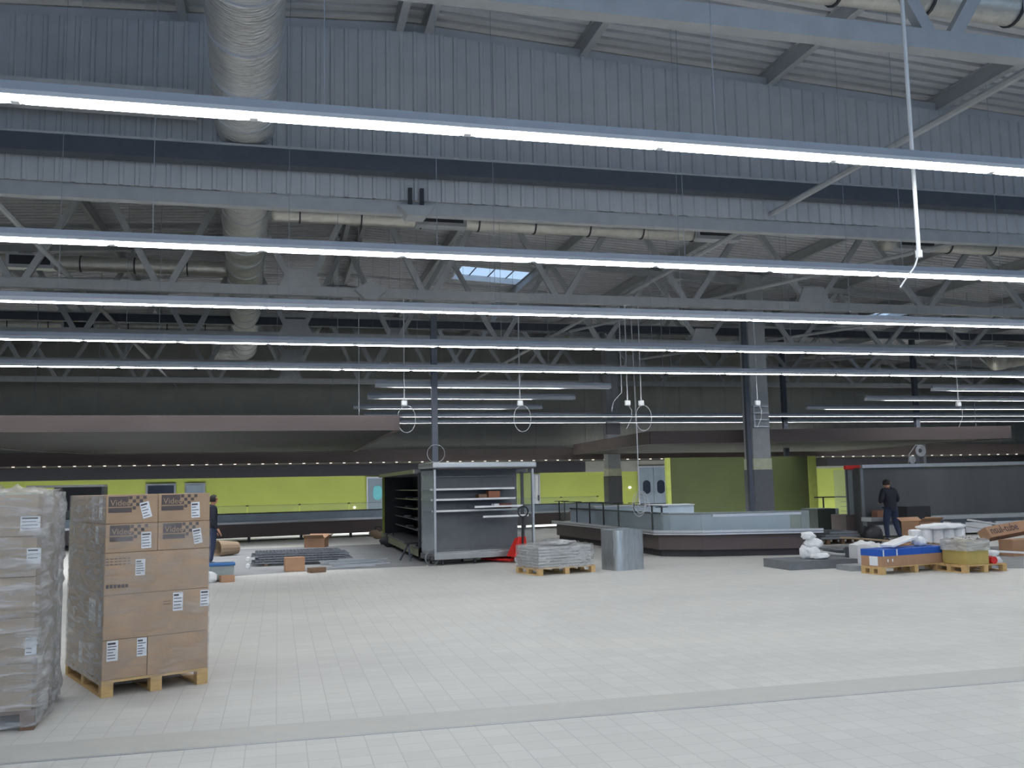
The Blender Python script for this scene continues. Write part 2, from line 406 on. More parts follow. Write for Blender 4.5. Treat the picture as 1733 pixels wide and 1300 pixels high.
# dark trays
for Yt, z, od in ((13.62, 6.55, 'in front of the ribbed smoke curtain'), (29.6, 6.95, 'behind the blue skylight')):
    t = thing('cable_tray', 'long dark blue-grey cable tray hung %s' % od, 'cable tray', (2, Yt, z - .12), 0, 'cable trays')
    m = MB(); m.bb(XL, XR, Yt - .12, Yt + .12, z - .12, z + .12); m.build('tray_channel', M['darkband'], t, world=True)
    m = MB(); m.bb(XL, XR, Yt - .14, Yt - .12, z + .12, z + .15); m.build('tray_lip', M['steel'], t, world=True)
# flat duct at the top left
t = thing('flat_duct', 'pale flat rectangular duct hanging at the left beside the big round duct', 'duct', (-6, 13.2, 7.0))
m = MB(); m.bb(-12, -1.15, 13.1, 13.5, 7.0, 7.28); m.build('duct_body', M['clad'], t, world=True)
for x in (-3.4, -2.6, -1.8, -4.8, -6.2):
    m = MB(); m.tube([(x, 13.05, 6.95), (x, 13.05, roofz(x) - .3)], .006, 6); m.build('hanger_rod', M['clad'], t, world=True)

# big round foil duct
def dx(Y): return -.05 - .033 * Y
t = thing('round_duct', 'large round foil-wrapped ventilation duct running away under the roof at the left', 'duct', (dx(14), 14, 6.7))
m = MB(); pts = []; rr = []
y = 3.0
while y <= 36.6:
    ph = (y / .52) % 1
    pts.append((dx(y), y, 7.14)); rr.append(.43 + .012 * noise.noise(Vector((0, y * 4, 0))) + (.012 if ph < .15 else 0)); y += .075
m.tube(pts, rr, 36); m.build('duct_body', M['foil'], t, world=True, smooth=True)
for k in range(28):
    y = 3.6 + 1.18 * k
    m = MB(); m.tube([(dx(y), y, 7.14), (dx(y), y + .03, 7.14)], .452, 36); m.build('clamp_ring', M['chrome'], t, world=True)
m = MB(); e = []
for k in range(9): a = PI / 2 * k / 8; e.append((dx(36.6) - .55 * (1 - math.cos(a)), 36.6 + .55 * math.sin(a) , 7.14))
e.append((dx(36.6) - 1.2, 37.15, 7.14)); m.tube(e, .43, 24); m.build('duct_elbow', M['foil'], t, world=True, smooth=True)

def branch(x0, x1, Y, z, r, diffs, label, stub=None):
    t = thing('branch_duct', label, 'duct', ((x0 + x1) / 2, Y, z - r), 0, 'branch ducts')
    m = MB(); n = max(3, int(abs(x1 - x0) / .12)); pts = []; rad = []
    for k in range(n + 1):
        xx = x0 + (x1 - x0) * k / n; pts.append((xx, Y, z)); rad.append(r * (1 + .06 * noise.noise(Vector((xx * 3, Y, z)))))
    m.tube(pts, rad, 18); m.build('duct_body', M['foil2'], t, world=True, smooth=True)
    x = min(x0, x1) + .5
    while x < max(x0, x1) - .2:
        m = MB(); m.tube([(x, Y, z), (x + .03, Y, z)], r * 1.12, 18); m.build('clamp_ring', M['dark'], t, world=True); x += 1.15
    for d in diffs:
        m = MB(); m.box((d, Y - r * .6, z - .02), (1.0, r * 1.6, r * 1.9)); g = m.build('air_grille', M['chrome'], t, world=True, bevel=.01)
        m = MB(); m.box((d, Y - r * 1.42, z), (.84, .02, r * 1.2)); m.build('grille_opening', M['dark'], g, world=True)
branch(-.15, 9.4, 17.8, 6.98, .17, [3.05, 8.9], 'thin foil branch duct to the right of the big round duct')
branch(13.0, 22, 17.8, 6.98, .17, [13.7], 'thin foil branch duct at the right edge, in line behind the smoke curtain')
branch(-1.2, -9.5, 22.7, 6.98, .17, [-5.4], 'thin foil branch duct to the left of the big round duct')
branch(-1.6, -12, 31.2, 6.98, .17, [-6.0], 'farther thin foil branch duct at the left, mostly behind lamps')
branch(5.4, 15, 8.66, 7.18, .2, [], 'pale foil branch duct at the top right corner')
m = MB(); c = AZ(1722, 600, 6.6); c = AY(1722, 610, 31.0)
m.tube([c + Vector((-1.1 + .28 * k, 0 - .05 * k * k * .1, .05 * k)) for k in range(14)], [.42 + .02 * (k % 2) for k in range(14)], 20)
single('flexible_duct', m, M['foil2'], 'short thick flexible foil duct high at the right edge', 'duct', smooth=True)

# ================================================================== LAMP ROWS
def lamp_row(Y, x0, x1, label, mat='tube', recess=False, z=4.2, wires=True, step=1.42, phase=-.17, lip0=.012):
    t = thing('fluorescent_light_row', label, 'light row', ((x0 + x1) / 2, Y, z), 0, 'rows of tube lights')
    m = MB(); m.bb(x0, x1, Y - .032, Y + .032, z + .055, z + .115); m.build('trunking', M['trunk'], t, world=True)
    k0 = math.ceil((x0 - phase) / step); k = k0
    lip = -.03 if recess else lip0
    m = MB()
    for sgn in (-1, 1):
        m.add([(x0, Y + sgn * .035, z + .056), (x1, Y + sgn * .035, z + .056), (x1, Y + sgn * .075, z + lip), (x0, Y + sgn * .075, z + lip)], [(0, 1, 2, 3)])
    m.add([(x0, Y - .035, z + .054), (x1, Y - .035, z + .054), (x1, Y + .035, z + .054), (x0, Y + .035, z + .054)], [(0, 1, 2, 3)])
    m.build('reflector', M['refl'], t, world=True, solid=.004)
    tube0 = None; cap0 = None
    while phase + step * (k + 1) <= x1 + .01:
        a = phase + step * k + .035; b = a + step - .07
        if tube0 is None:
            m = MB(); m.tube([(a, Y, z), (a + .025, Y, z), (b - .025, Y, z), (b, Y, z)], [.012, .021, .021, .012], 8)
            tube0 = m.build('lamp_tube', M[mat], t, world=True); bx = a
            m = MB(); m.box((b + .035, Y, z + .02), (.05, .05, .07)); cap0 = m.build('end_cap', M['refl'], t, world=True)
        else:
            for src in (tube0, cap0):
                c = src.copy(); C.objects.link(c); c.parent = t; c.location = (a - bx, 0, 0)
        k += 1
    if wires:
        x = x0 + .6
        while x < x1:
            m = MB(); m.tube([(x, Y, z + .11), (x, Y, roofz(x) - .01)], .004, 5); m.build('suspension_wire', M['wire'], t, world=True); x += 2.84
rows = [(6.14, -6, 10, 'brightest row of white tube lights, nearest, across the whole picture'),
        (9.65, -7.5, 16, 'second row of white tube lights from the camera, below the ribbed curtain'),
        (12.75, -9, 20, 'third row of tube lights from the camera'),
        (15.93, -11, 23, 'fourth row of tube lights from the camera'),
        (19.3, -12, 27, 'fifth row of tube lights from the camera, just above the hanging cable ends')]
for r in rows: lamp_row(*r, lip0=.012 if r[0] < 11 else -.008)
for Y in (-.9, 2.62): lamp_row(Y, -7, 9, 'row of tube lights behind the camera' if Y < 0 else 'row of tube lights above the camera', wires=False)
def xr(a, b, y): return AZ(a, y, 4.3).x, AZ(b, y, 4.3).x
for Y, y, a, b, s in ((22.46, 655, 635, 1033, 'short dim row of tube lights in the middle, highest of the three short rows'), (25.4, 674, 622, 973, 'short dim row of tube lights in the middle, between the two other short rows'), (28.7, 691, 598, 917, 'short dim row of tube lights in the middle, lowest of the three short rows'),
                      (22.46, 657, 1577, 1733, 'dim row of tube lights at the right edge, highest there'), (25.4, 675, 1465, 1733, 'dim row of tube lights at the right, second lowest of the short ones'), (28.7, 690, 1365, 1733, 'dim row of tube lights starting right of the grey column')):
    x0 = AY(a, y, Y).x; x1 = AY(b, y, Y).x + (5 if b == 1733 else 0)
    lamp_row(Y, x0, x1, s, 'tubefar', True)
lamp_row(32.0, 2.8, 34, 'far thin row of tube lights above the brown canopies, upper of the last two', 'tubefar', True)
lamp_row(35.2, 2.8, 36, 'far thin row of tube lights above the brown canopies, lower of the last two', 'tubefar', True)
# unseen tube row added behind the far fascia, standing in for the downlights
lamp_row(39.6, -14, 38, 'unseen row of tube lights added behind the fascia of the far canopy', 'tubefar', False, z=3.0, wires=False)

# ================================================================== CANOPIES
def canopy(name, poly, z0, z1, label, cat='canopy', th=.12):
    cx = sum(p[0] for p in poly) / len(poly); cy = sum(p[1] for p in poly) / len(poly)
    t = thing(name, label, cat, (cx, cy, z0), 0, 'brown ceiling canopies')
    m = MB(); n = len(poly)
    for i in range(n):
        a = Vector((*poly[i], 0)); b = Vector((*poly[(i + 1) % n], 0)); m.bar((a.x, a.y, (z0 + z1) / 2), (b.x, b.y, (z0 + z1) / 2), th, z1 - z0)
    m.build('fascia', M['brown'], t, world=True)
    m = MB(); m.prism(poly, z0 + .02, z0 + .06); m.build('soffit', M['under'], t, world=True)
    for i, p in enumerate(poly):
        q = Vector((cx, cy)); v = Vector(p).lerp(q, .12)
        m = MB(); m.tube([(v.x, v.y, z0 + .05), (v.x, v.y, roofz(v.x) - .02)], .012, 6); m.build('hanger_rod', M['wire'], t, world=True)
    return t
canopy('canopy', [(-7.4, 20), (2.45, 20), (2.45, 31.6), (-5.6, 31.6), (-6.9, 28.5), (-7.4, 24)], 2.99, 3.31, 'brown suspended ceiling canopy at the left, above the stacked cartons')
A = AZ(1100, 752, 2.99); B = AZ(1710, 742, 2.99); Cc = AZ(1275, 772, 2.99); D = AZ(905, 775, 2.99)
canopy('canopy', [(A.x, A.y), (B.x, B.y), (Cc.x + 1.0, min(Cc.y, 37.2)), (D.x + .6, 37.0)], 2.99, 3.4, 'brown suspended ceiling canopy at the right, crossed by the grey column')
t = canopy('canopy', [(XL + .3, 38.0), (XR - .3, 38.0), (XR - .3, 40.9), (XL + .3, 40.9)], 2.8, 3.3, 'long brown canopy along the far wall edged with small downlights')
prev = None
for k in range(96):
    x = -11.5 + .52 * k
    if prev is None:
        m = MB(); m.tube([(x, 37.9, 2.775), (x, 37.9, 2.80)], .05, 10); prev = m.build('downlight', M['spot'], t, world=True); bx = x
    else:
        c = prev.copy(); C.objects.link(c); c.parent = t; c.location = (x - bx, 0, 0)

# ================================================================== COLUMNS, POLES, CABLES
def column(Yc, p0, p1, ytop, ymid, label, z1):
    x0 = AY(p0, 820, Yc).x; x1 = AY(p1, 820, Yc).x; zt = AY(p0, ytop, Yc).z; zm = AY(p0, ymid, Yc).z
    d = x1 - x0; t = thing('building_column', label, 'column', ((x0 + x1) / 2, Yc + d / 2, 0))
    m = MB(); m.bb(x0 + .03, x1 - .03, Yc + .03, Yc + d - .03, zt, z1); m.build('bare_shaft', M['steel'], t, world=True)
    m = MB(); m.bb(x0, x1, Yc, Yc + d, 0, zm); m.build('grey_casing', M['greypanel'], t, world=True)
    m = MB(); m.bb(x0 + .01, x1 - .01, Yc + .01, Yc + d - .01, zm, zt); m.build('cream_casing', M['offwhite'], t, world=True)
column(26.2, 1277, 1309, 776, 795, 'square grey-clad column with a pale band, in front of the olive box', 8.2)
column(37.2, 1030, 1053, 793, 806, 'farther square grey-clad column with a pale band, left of the double doors', 8.3)
def post(px_, pyt, pyb, Yp, wd, label, z0=None, m_='pole', name='steel_post'):
    a = AY(px_, pyt, Yp); b = AY(px_, pyb, Yp); m = MB(); zb = b.z if z0 is None else z0
    m.bb(b.x - wd / 2, b.x + wd / 2, Yp - wd / 2, Yp + wd / 2, zb, a.z); single(name, m, M[m_], label, 'post')
post(1268, 545, 770, 25.95, .13, 'slim dark steel post directly left of the near clad column', 0)
post(1331, 560, 770, 33.0, .17, 'slim dark steel post right of the near clad column', 0)
post(1552, 530, 720, 32.6, .17, 'dark blue steel post above the right canopy', 0)
t = thing('cable_mast', 'blue-grey square mast standing on the roof of the shelving cooler, cable loop around it', 'mast', (3.62, 22.2, 2.34))
m = MB(); m.bb(3.55, 3.69, 22.13, 22.27, 2.34, 5.9); m.build('mast_pole', M['pole'], t, world=True)
m = MB(); m.tube([(3.62 + .21 * math.cos(a * PI / 12), 22.05, 2.56 + .21 * math.sin(a * PI / 12)) for a in range(24)], .008, 5, closed=True); m.build('cable_loop', M['cable'], t, world=True)

def drop(px_, pyt, pyb, label, box=True, loop='right', Yp=20.4):
    a = AY(px_, pyt, Yp); b = AY(px_, pyb, Yp); x = b.x
    t = thing('cable_drop', label, 'hanging cable', (x, Yp, b.z), 0, 'cable drops')
    m = MB(); m.tube([(x, Yp, b.z), (x, Yp, 5.92)], .014, 6); m.build('conduit', M['cable'], t, world=True)
    if box:
        m = MB(); m.box((x, Yp, b.z - .03), (.13, .08, .12)); m.build('junction_box', M['white'], t, world=True, bevel=.02)
        m = MB(); pts = []
        s = 1 if loop == 'right' else -1
        if loop in ('right', 'left'):
            for k in range(19):
                a_ = PI / 2 + s * -2 * PI * k / 18
                pts.append((x + s * .05 + .2 * math.cos(a_), Yp, b.z - .38 + .3 * math.sin(a_)))
        else: pts = [(x, Yp, b.z - .05), (x + .1, Yp, b.z - .2), (x + .08, Yp, b.z - .4), (x - .04, Yp, b.z - .62)]
        m.tube(pts, .008, 5); m.build('cable_tail', M['cable'], t, world=True)
    else:
        m = MB(); m.tube([(x, Yp, b.z), (x - .06, Yp, b.z - .05), (x - .2, Yp, b.z - .2), (x - .26, Yp, b.z - .42)], .007, 5); m.build('cable_tail', M['cable'], t, world=True)
drop(684, 540, 680, 'hanging cable drop with a white box and loop beside the left canopy corner')
drop(880, 540, 680, 'hanging cable drop with a white box and loop above the shelving cooler')
drop(1052, 500, 665, 'leftmost of the three hanging conduits right of centre, bare cable end without box', False)
drop(1062, 510, 680, 'middle of the three hanging conduits right of centre, with white box', True, 'tail')
drop(1085, 510, 680, 'rightmost of the three hanging conduits right of centre, with white box', True, 'right')
drop(1282, 540, 680, 'hanging cable drop in front of the near clad column', True, 'tail')
drop(1622, 560, 682, 'hanging cable drop at the far right above the canopy', True, 'tail')
# wire shelf rack hanging in front of the column
b0 = AY(1272, 688, 26.0); b1 = AY(1300, 722, 26.0)
t = thing('hanging_cable_coil_rack', 'small open rack of pale bars in front of the near clad column above the canopy', 'rack', (b0.x, 25.6, b1.z))
for k in range(4):
    z = b0.z + (b1.z - b0.z) * k / 3; m = MB(); m.bb(b0.x, b1.x, 25.9, 26.2, z - .02, z + .02); m.build('shelf_bar', M['alu'], t, world=True)
m = MB(); m.bb(b0.x + .06, b0.x + .1, 26.0, 26.04, b1.z, b0.z); m.build('upright', M['alu'], t, world=True)
# long cable with a coil
t = thing('power_cable', 'long pale cable dropping to a large coil above the island counter', 'hanging cable', (8.05, 21.6, 1.4))
a = AY(1068, 540, 21.8); b = AY(1078, 735, 21.8); c = AY(1082, 845, 21.8)
m = MB(); m.tube([a, b, c], .014, 6); m.build('cable_run', M['cable'], t, world=True)
m = MB()
for (ox, oz, rx_, rz_) in ((.02, -.1, .13, .25), (.07, -.13, .2, .2), (-.03, -.12, .17, .3), (.12, -.02, .14, .22)):
    m.tube([(c.x + ox + rx_ * math.cos(k * PI / 12), 21.8 + ox, c.z + oz + rz_ * math.sin(k * PI / 12)) for k in range(24)], .007, 5, closed=True)
m.tube([c, c + Vector((.25, 0, -.1)), c + Vector((.3, 0, -.35))], .008, 5)
m.build('cable_coil', M['cable'], t, world=True)
# near conduit behind the first lamp row
t = thing('power_conduit', 'white vertical conduit hanging behind the nearest lamp row, loose cable at its end', 'conduit', (5.17, 6.62, 3.6))
m = MB(); m.tube([(5.17, 6.62, 3.63), (5.17, 6.62, roofz(5) - .01)], .017, 10); m.build('conduit', M['white'], t, world=True)
m = MB(); m.tube([(5.17, 6.62, 3.6), (5.17, 6.62, 3.66)], .028, 10); m.build('end_collar', M['white'], t, world=True)
m = MB(); m.tube([(5.16, 6.62, 3.61), (5.12, 6.62, 3.52), (5.06, 6.62, 3.45), (5.0, 6.62, 3.38), (4.97, 6.62, 3.34)], .007, 6); m.build('cable_tail', M['white'], t, world=True)

# clamps hanging from the chord at the ridge
p = AY(703, 345, 13.9); t = thing('beam_bracket', 'bolted bracket plate on the truss chord under the smoke curtain near the ridge', 'bracket', (p.x, 13.9, 5.85))
m = MB(); m.add([(p.x - .28, 13.75, 6.02), (p.x + .28, 13.75, 6.02), (p.x + .14, 13.75, 5.86), (p.x - .14, 13.75, 5.86), (p.x - .28, 14.1, 6.02), (p.x + .28, 14.1, 6.02), (p.x + .14, 14.1, 5.86), (p.x - .14, 14.1, 5.86)], [(0, 1, 2, 3), (7, 6, 5, 4), (0, 4, 5, 1), (1, 5, 6, 2), (2, 6, 7, 3), (3, 7, 4, 0)])
m.build('plate', M['steel'], t, world=True)
for s in (-.09, .09):
    m = MB(); m.bb(p.x + s - .03, p.x + s + .03, 13.8, 13.86, 6.0, 6.3); m.build('bolt_strap', M['dark'], t, world=True)
p = AY(627, 497, 20.2); t = thing('beam_bracket', 'bolted bracket plate on the second visible truss chord, left of the skylight', 'bracket', (p.x, 20.2, 5.8))
m = MB(); m.add([(p.x - .35, 20.1, 6.05), (p.x, 20.1, 6.25), (p.x + .35, 20.1, 6.05), (p.x + .12, 20.1, 5.84), (p.x - .12, 20.1, 5.84), (p.x - .35, 20.5, 6.05), (p.x, 20.5, 6.25), (p.x + .35, 20.5, 6.05), (p.x + .12, 20.5, 5.84), (p.x - .12, 20.5, 5.84)],
    [(0, 1, 2, 3, 4), (9, 8, 7, 6, 5), (0, 5, 6, 1), (1, 6, 7, 2), (2, 7, 8, 3), (3, 8, 9, 4), (4, 9, 5, 0)]); m.build('plate', M['steel'], t, world=True)
# emergency sign above the canopy
p0 = AY(1027, 714, 33); p1 = AY(1050, 735, 33); t = thing('exit_sign_light', 'small dark box lamp with a bright top edge above the right canopy', 'lamp', (p0.x, 33, p1.z))
m = MB(); m.bb(p0.x, p1.x, 33, 33.12, p1.z, p0.z); m.build('housing', M['dark'], t, world=True)
m = MB(); m.bb(p0.x, p1.x, 32.97, 33.0, p0.z - .05, p0.z); m.build('bright_edge', M['white'], t, world=True)
m = MB(); m.tube([((p0.x + p1.x) / 2, 33.06, p0.z), ((p0.x + p1.x) / 2, 33.06, 6.5)], .01, 5); m.build('hanger_rod', M['wire'], t, world=True)
# unseen area lights added under the canopies to brighten floor and far wall
def area_fill(cx, cy, z, sx, sy, power):
    L = bpy.data.lights.new('added_fill_light', 'AREA'); L.shape = 'RECTANGLE'; L.size = sx; L.size_y = sy; L.energy = power; L.spread = math.radians(110)
    L.color = (.95, .97, 1.0)
    o = bpy.data.objects.new('added_fill_light', L); C.objects.link(o); o.location = (cx, cy, z)
area_fill(-2.5, 26, 2.985, 8.5, 10, 300)
area_fill(15, 30, 2.985, 6, 5, 260)
area_fill(10, 39.4, 2.79, 50, 1.0, 1350)
#PART2
# ================================================================== COOLERS AND COUNTERS
def loc2(o, rz):      # local (u, v, z) -> world
    c, s = math.cos(rz), math.sin(rz)
    return lambda u, v, z=0.: Vector((o[0] + u * c - v * s, o[1] + u * s + v * c, z))

# long far cooler
a = Vector((-1.95, 33.8)); b = Vector((3.64, 35.4)); d = (b - a).normalized(); a2 = a - d * 7; b2 = a + d * 16
rz = math.atan2(d.y, d.x); Lc = (b2 - a2).length
t = thing('chest_cooler', 'long low chest cooler with glass top along the lime wall, brown front', 'cooler', (a2.x, a2.y, 0), rz)
def U(name, x0, x1, y0, y1, z0, z1, m, par=None, bev=0.):
    q = MB(); q.bb(x0, x1, y0, y1, z0, z1); return q.build(name, m, par, bevel=bev)
U('front_panel', 0, Lc, 0, 1.1, .16, .62, M['counter'], t)
U('bumper', 0, Lc, -.05, 0, .62, .70, M['chrome'], t, .01)
U('tub', 0, Lc, .03, .09, .70, .96, M['bluegrey'], t)
U('top_rail', 0, Lc, .02, .1, .96, 1.0, M['dark'], t)
U('tub', 0, Lc, 1.0, 1.1, .62, .94, M['bluegrey'], t)
U('floor_rail', 0, Lc, .03, .06, .03, .07, M['dark'], t)
for k in range(13):
    U('leg', .6 + 1.85 * k, .68 + 1.85 * k, .02, .1, 0, .16, M['dark'], t)
for k in range(12):
    q = MB(); q.bb(.6 + 1.85 * k, 2.4 + 1.85 * k, .05, .058, 1.0, 1.24); q.build('glass_screen', M['glass'], t)
    q = MB(); q.bb(.6 + 1.85 * k + 1.78, .6 + 1.85 * k + 1.86, .03, .08, 1.22, 1.26); q.build('glass_clip', M['black'], t)
U('screen_rail', .6, Lc - .3, .045, .06, 1.24, 1.25, M['galvsheet'], t)

# island serve-over counter
Pz = .585
pp = [AZ(935, 883, Pz), AZ(1009, 890, Pz), AZ(1076, 897.5, Pz), AZ(1108, 901, Pz), AZ(1188, 901, Pz), AZ(1393, 897, Pz)]
ring = [(p.x, p.y) for p in pp]
backs = [(pp[5].x + .9, pp[5].y + 7.2), (pp[0].x + 1.0, pp[0].y + 1.0)]
poly = ring + backs
cx = sum(p[0] for p in poly) / len(poly); cy = sum(p[1] for p in poly) / len(poly)
def inset(pl, k):
    n = len(pl); out = []
    for i in range(n):
        p0 = Vector(pl[i - 1]); p1 = Vector(pl[i]); p2 = Vector(pl[(i + 1) % n])
        n1 = Vector((-(p1 - p0).y, (p1 - p0).x)).normalized(); n2 = Vector((-(p2 - p1).y, (p2 - p1).x)).normalized()
        m = (n1 + n2).normalized(); out.append(tuple(p1 + m * (k / max(.3, m.dot(n1)))))
    return out
t = thing('island_counter', 'large angular island serving counter with brown front and steel bumper rail', 'counter', (cx, cy, 0))
q = MB(); q.prism(inset(poly, .12), .16, .56); q.build('front_panel', M['counter'], t, world=True)
q = MB(); q.prism(inset(poly, .2), 0, .16); q.build('plinth', M['kick'], t, world=True)
for z, w_ in ((.60, .05), (.54, .035)):
    q = MB()
    for i in range(5): q.bar((*ring[i], z), (*ring[i + 1], z), .07, w_)
    q.build('bumper_rail', M['chrome'], t, world=True)
q = MB(); q.prism(inset(poly, .03), .56, .575); q.build('deck', M['alu'], t, world=True)
inn = inset(poly, .55)
for i in range(5):
    q = MB(); q.bar((*inn[i], .78), (*inn[i + 1], .78), .05, .40); q.build('inner_wall', M['bluegrey'], t, world=True)
q = MB()
for i in range(5): q.bar((*inn[i], 1.0), (*inn[i + 1], 1.0), .1, .04)
q.build('inner_rail', M['dark'], t, world=True)
q = MB(); r0 = AZ(1205, 873, 1.04); r1 = AZ(1355, 868.5, 1.04); q.bar(r0, r1, .06, .05); q.build('glass_rail', M['chrome'], t, world=True)
gl = inset(poly, .22)
for i in (3, 4):
    q = MB(); q.bar((*gl[i], .82), (*gl[i + 1], .82), .012, .46); q.build('front_glass', M['glasst'], t, world=True)
# black uprights with glass brackets
for k, (x, yt, yb) in enumerate(((935, 848, 880), (944, 848, 880), (964, 849, 884), (985, 850, 887), (1008, 850, 889), (1033, 851, 891), (1059, 851, 893), (1089, 856, 898), (1105, 858, 900))):
    p = AZ(x, yb, .585) + Vector((.25, 0, 0)); pz = AY(x, yt, p.y).z
    q = MB(); q.bb(p.x - .018, p.x + .018, p.y - .018, p.y + .018, .575, pz); q.build('glass_upright', M['black'], t, world=True)
    q = MB(); q.bb(p.x - .16, p.x + .16, p.y - .02, p.y + .02, pz - .02, pz); q.build('bracket_arm', M['black'], t, world=True)
q = MB(); p0 = AZ(938, 880, .585) + Vector((.25, 0, 0)); p1 = AZ(1105, 900, .585) + Vector((.25, 0, 0))
q.bar((p0.x, p0.y, .9), (p1.x, p1.y, .9), .012, .62); q.build('front_glass', M['glass'], t, world=True)
q = MB(); q.bar((p0.x, p0.y, 1.2), (p1.x, p1.y, 1.2), .03, .02); q.build('top_bar', M['black'], t, world=True)
# carton and rolls on the island
def carton(label, c, size, rz=0., m='card', cat='box', group=None, open_=False, name='carton'):
    t = MB(); L, W, H = size
    t.box((0, 0, H / 2), (L, W, H)) if not open_ else [t.box(v, s_) for v, s_ in (((0, 0, .005), (L, W, .01)), ((0, -W / 2, H / 2), (L, .01, H)), ((0, W / 2, H / 2), (L, .01, H)), ((-L / 2, 0, H / 2), (.01, W, H)), ((L / 2, 0, H / 2), (.01, W, H)))]
    o = t.build(name, M[m] if isinstance(m, str) else m, origin=(0, 0, 0), bevel=0 if open_ else .004); o.location = c; o.rotation_euler = (0, 0, rz)
    if open_:
        for s_, ax in ((1, 0), (-1, 0)):
            f = MB(); f.box((0, s_ * (W / 2 + .07), H + .05), (L, .16, .008), mat=Matrix.Rotation(s_ * .6, 3, 'X')); f.build('flap', M[m], o)
        f = MB(); f.box((L / 2 + .06, 0, H + .04), (.16, W, .008), mat=Matrix.Rotation(-.7, 3, 'Y')); f.build('flap', M[m], o)
    return tag(o, label, cat, group)
pc = AZ(946, 881, .58); carton('small rust-brown carton inside the left end of the island counter', (pc.x + .75, pc.y + .3, .58), (.45, .35, .3), .3, P('rust_carton', (150, 84, 60), .7))
# lower grey cabinet inside the island
s0 = AZ(992, 885, .58)
t = thing('worktop_cabinet', 'pale blue-grey worktop cabinet inside the island counter', 'cabinet', (s0.x + 1.0, s0.y + 2.0, 0), -.1)
U('body', 0, 3.4, 0, .8, .57, 1.0, M['bluegrey'], t); U('worktop', -.03, 3.43, -.03, .83, 1.0, 1.03, M['alu'], t)

# olive feature box behind the island
g0 = AY(1127, 775, 30.5); g1 = AY(1366, 775, 30.5)
t = thing('feature_panel', 'tall olive green panel wall behind the island counter with lime edges', 'partition', ((g0.x + g1.x) / 2, 30.6, 0))
q = MB(); q.bb(g0.x + .14, g1.x, 30.5, 30.62, 0, 2.62); q.build('olive_panel', M['greendark'], t, world=True)
q = MB(); q.bb(g0.x, g0.x + .14, 30.47, 30.64, 0, 2.62); q.build('lime_edge', M['greenedge'], t, world=True)
g2 = AY(1380, 775, 30.5)
q = MB(); q.bb(g1.x, g2.x, 30.47, 30.64, 0, 2.62); q.build('lime_edge', M['greenedge'], t, world=True)

# multi-deck shelving cooler: head cabinet
RZ = math.radians(11.8)
t = thing('shelving_cooler', 'open grey shelving cooler facing the camera with bright shelf edges', 'cooler', (3.45, 21.35, 0), RZ)
W_ = 2.56; Dp = .92
U('bumper', -.02, W_ - .35, -.06, .0, .13, .27, M['alu'], t, .015)
U('plinth', 0, W_, 0, Dp, .12, .24, M['greypanel'], t)
U('base_deck', .05, W_ - .05, .02, Dp, .24, .30, M['alu'], t)
U('back_panel', .04, W_ - .04, Dp - .06, Dp, .26, 2.18, M['greypanel'], t)
U('canopy', -.05, W_ + .05, -.08, Dp, 2.2, 2.33, M['alu'], t, .03)
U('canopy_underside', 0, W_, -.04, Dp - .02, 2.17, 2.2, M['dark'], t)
for u in (0, W_ - .05): U('corner_post', u, u + .05, 0, .06, .12, 2.18, M['alu'], t)
for u in (.01, W_ - .03): U('side_glass', u, u + .015, .06, Dp - .05, .3, 2.15, M['glasst'], t)
for z, dpth in ((2.0, .12), (1.7, .45), (1.46, .5), (1.2, .55)):
    sh = U('shelf', .06, W_ - .32 if z < 1.9 else W_ - .1, Dp - dpth - .05, Dp - .06, z, z + .02, M['galvsheet'], t)
    if z < 1.9: U('price_rail', .06, W_ - .32, Dp - dpth - .07, Dp - dpth - .05, z - .01, z + .035, M['white'], sh)
U('price_rail', 1.05, 2.3, .1, .12, 1.27, 1.315, M['white'], t); U('shelf', 1.05, 2.3, .12, .6, 1.28, 1.3, M['galvsheet'], t)
U('price_rail', 1.22, 2.4, .0, .02, 1.04, 1.085, M['white'], t); U('shelf', 1.22, 2.4, .02, .5, 1.05, 1.07, M['galvsheet'], t)
for u in (.2, 1.0, 1.9, 2.45):
    for v in (.05, .8): U('leg', u, u + .04, v, v + .04, 0, .12, M['dark'], t)
L2 = loc2((3.45, 21.35), RZ)
carton('small orange-brown carton on the middle shelf of the shelving cooler', L2(1.72, .55, 1.48), (.3, .2, .17), RZ, P('orange_carton', (140, 92, 70), .7))
carton('tiny dark brown carton left of the orange-brown one on the middle shelf', L2(1.42, .55, 1.48), (.22, .2, .1), RZ, 'wooddk')
carton('flat red-brown carton on the lowest full shelf of the shelving cooler', L2(2.0, .6, 1.22), (.4, .18, .12), RZ, P('redbrown_carton', (140, 76, 60), .7))
carton('small white packet lying on the loose shelf of the shelving cooler', L2(1.65, .25, 1.3), (.16, .1, .05), RZ + .2, 'foam')
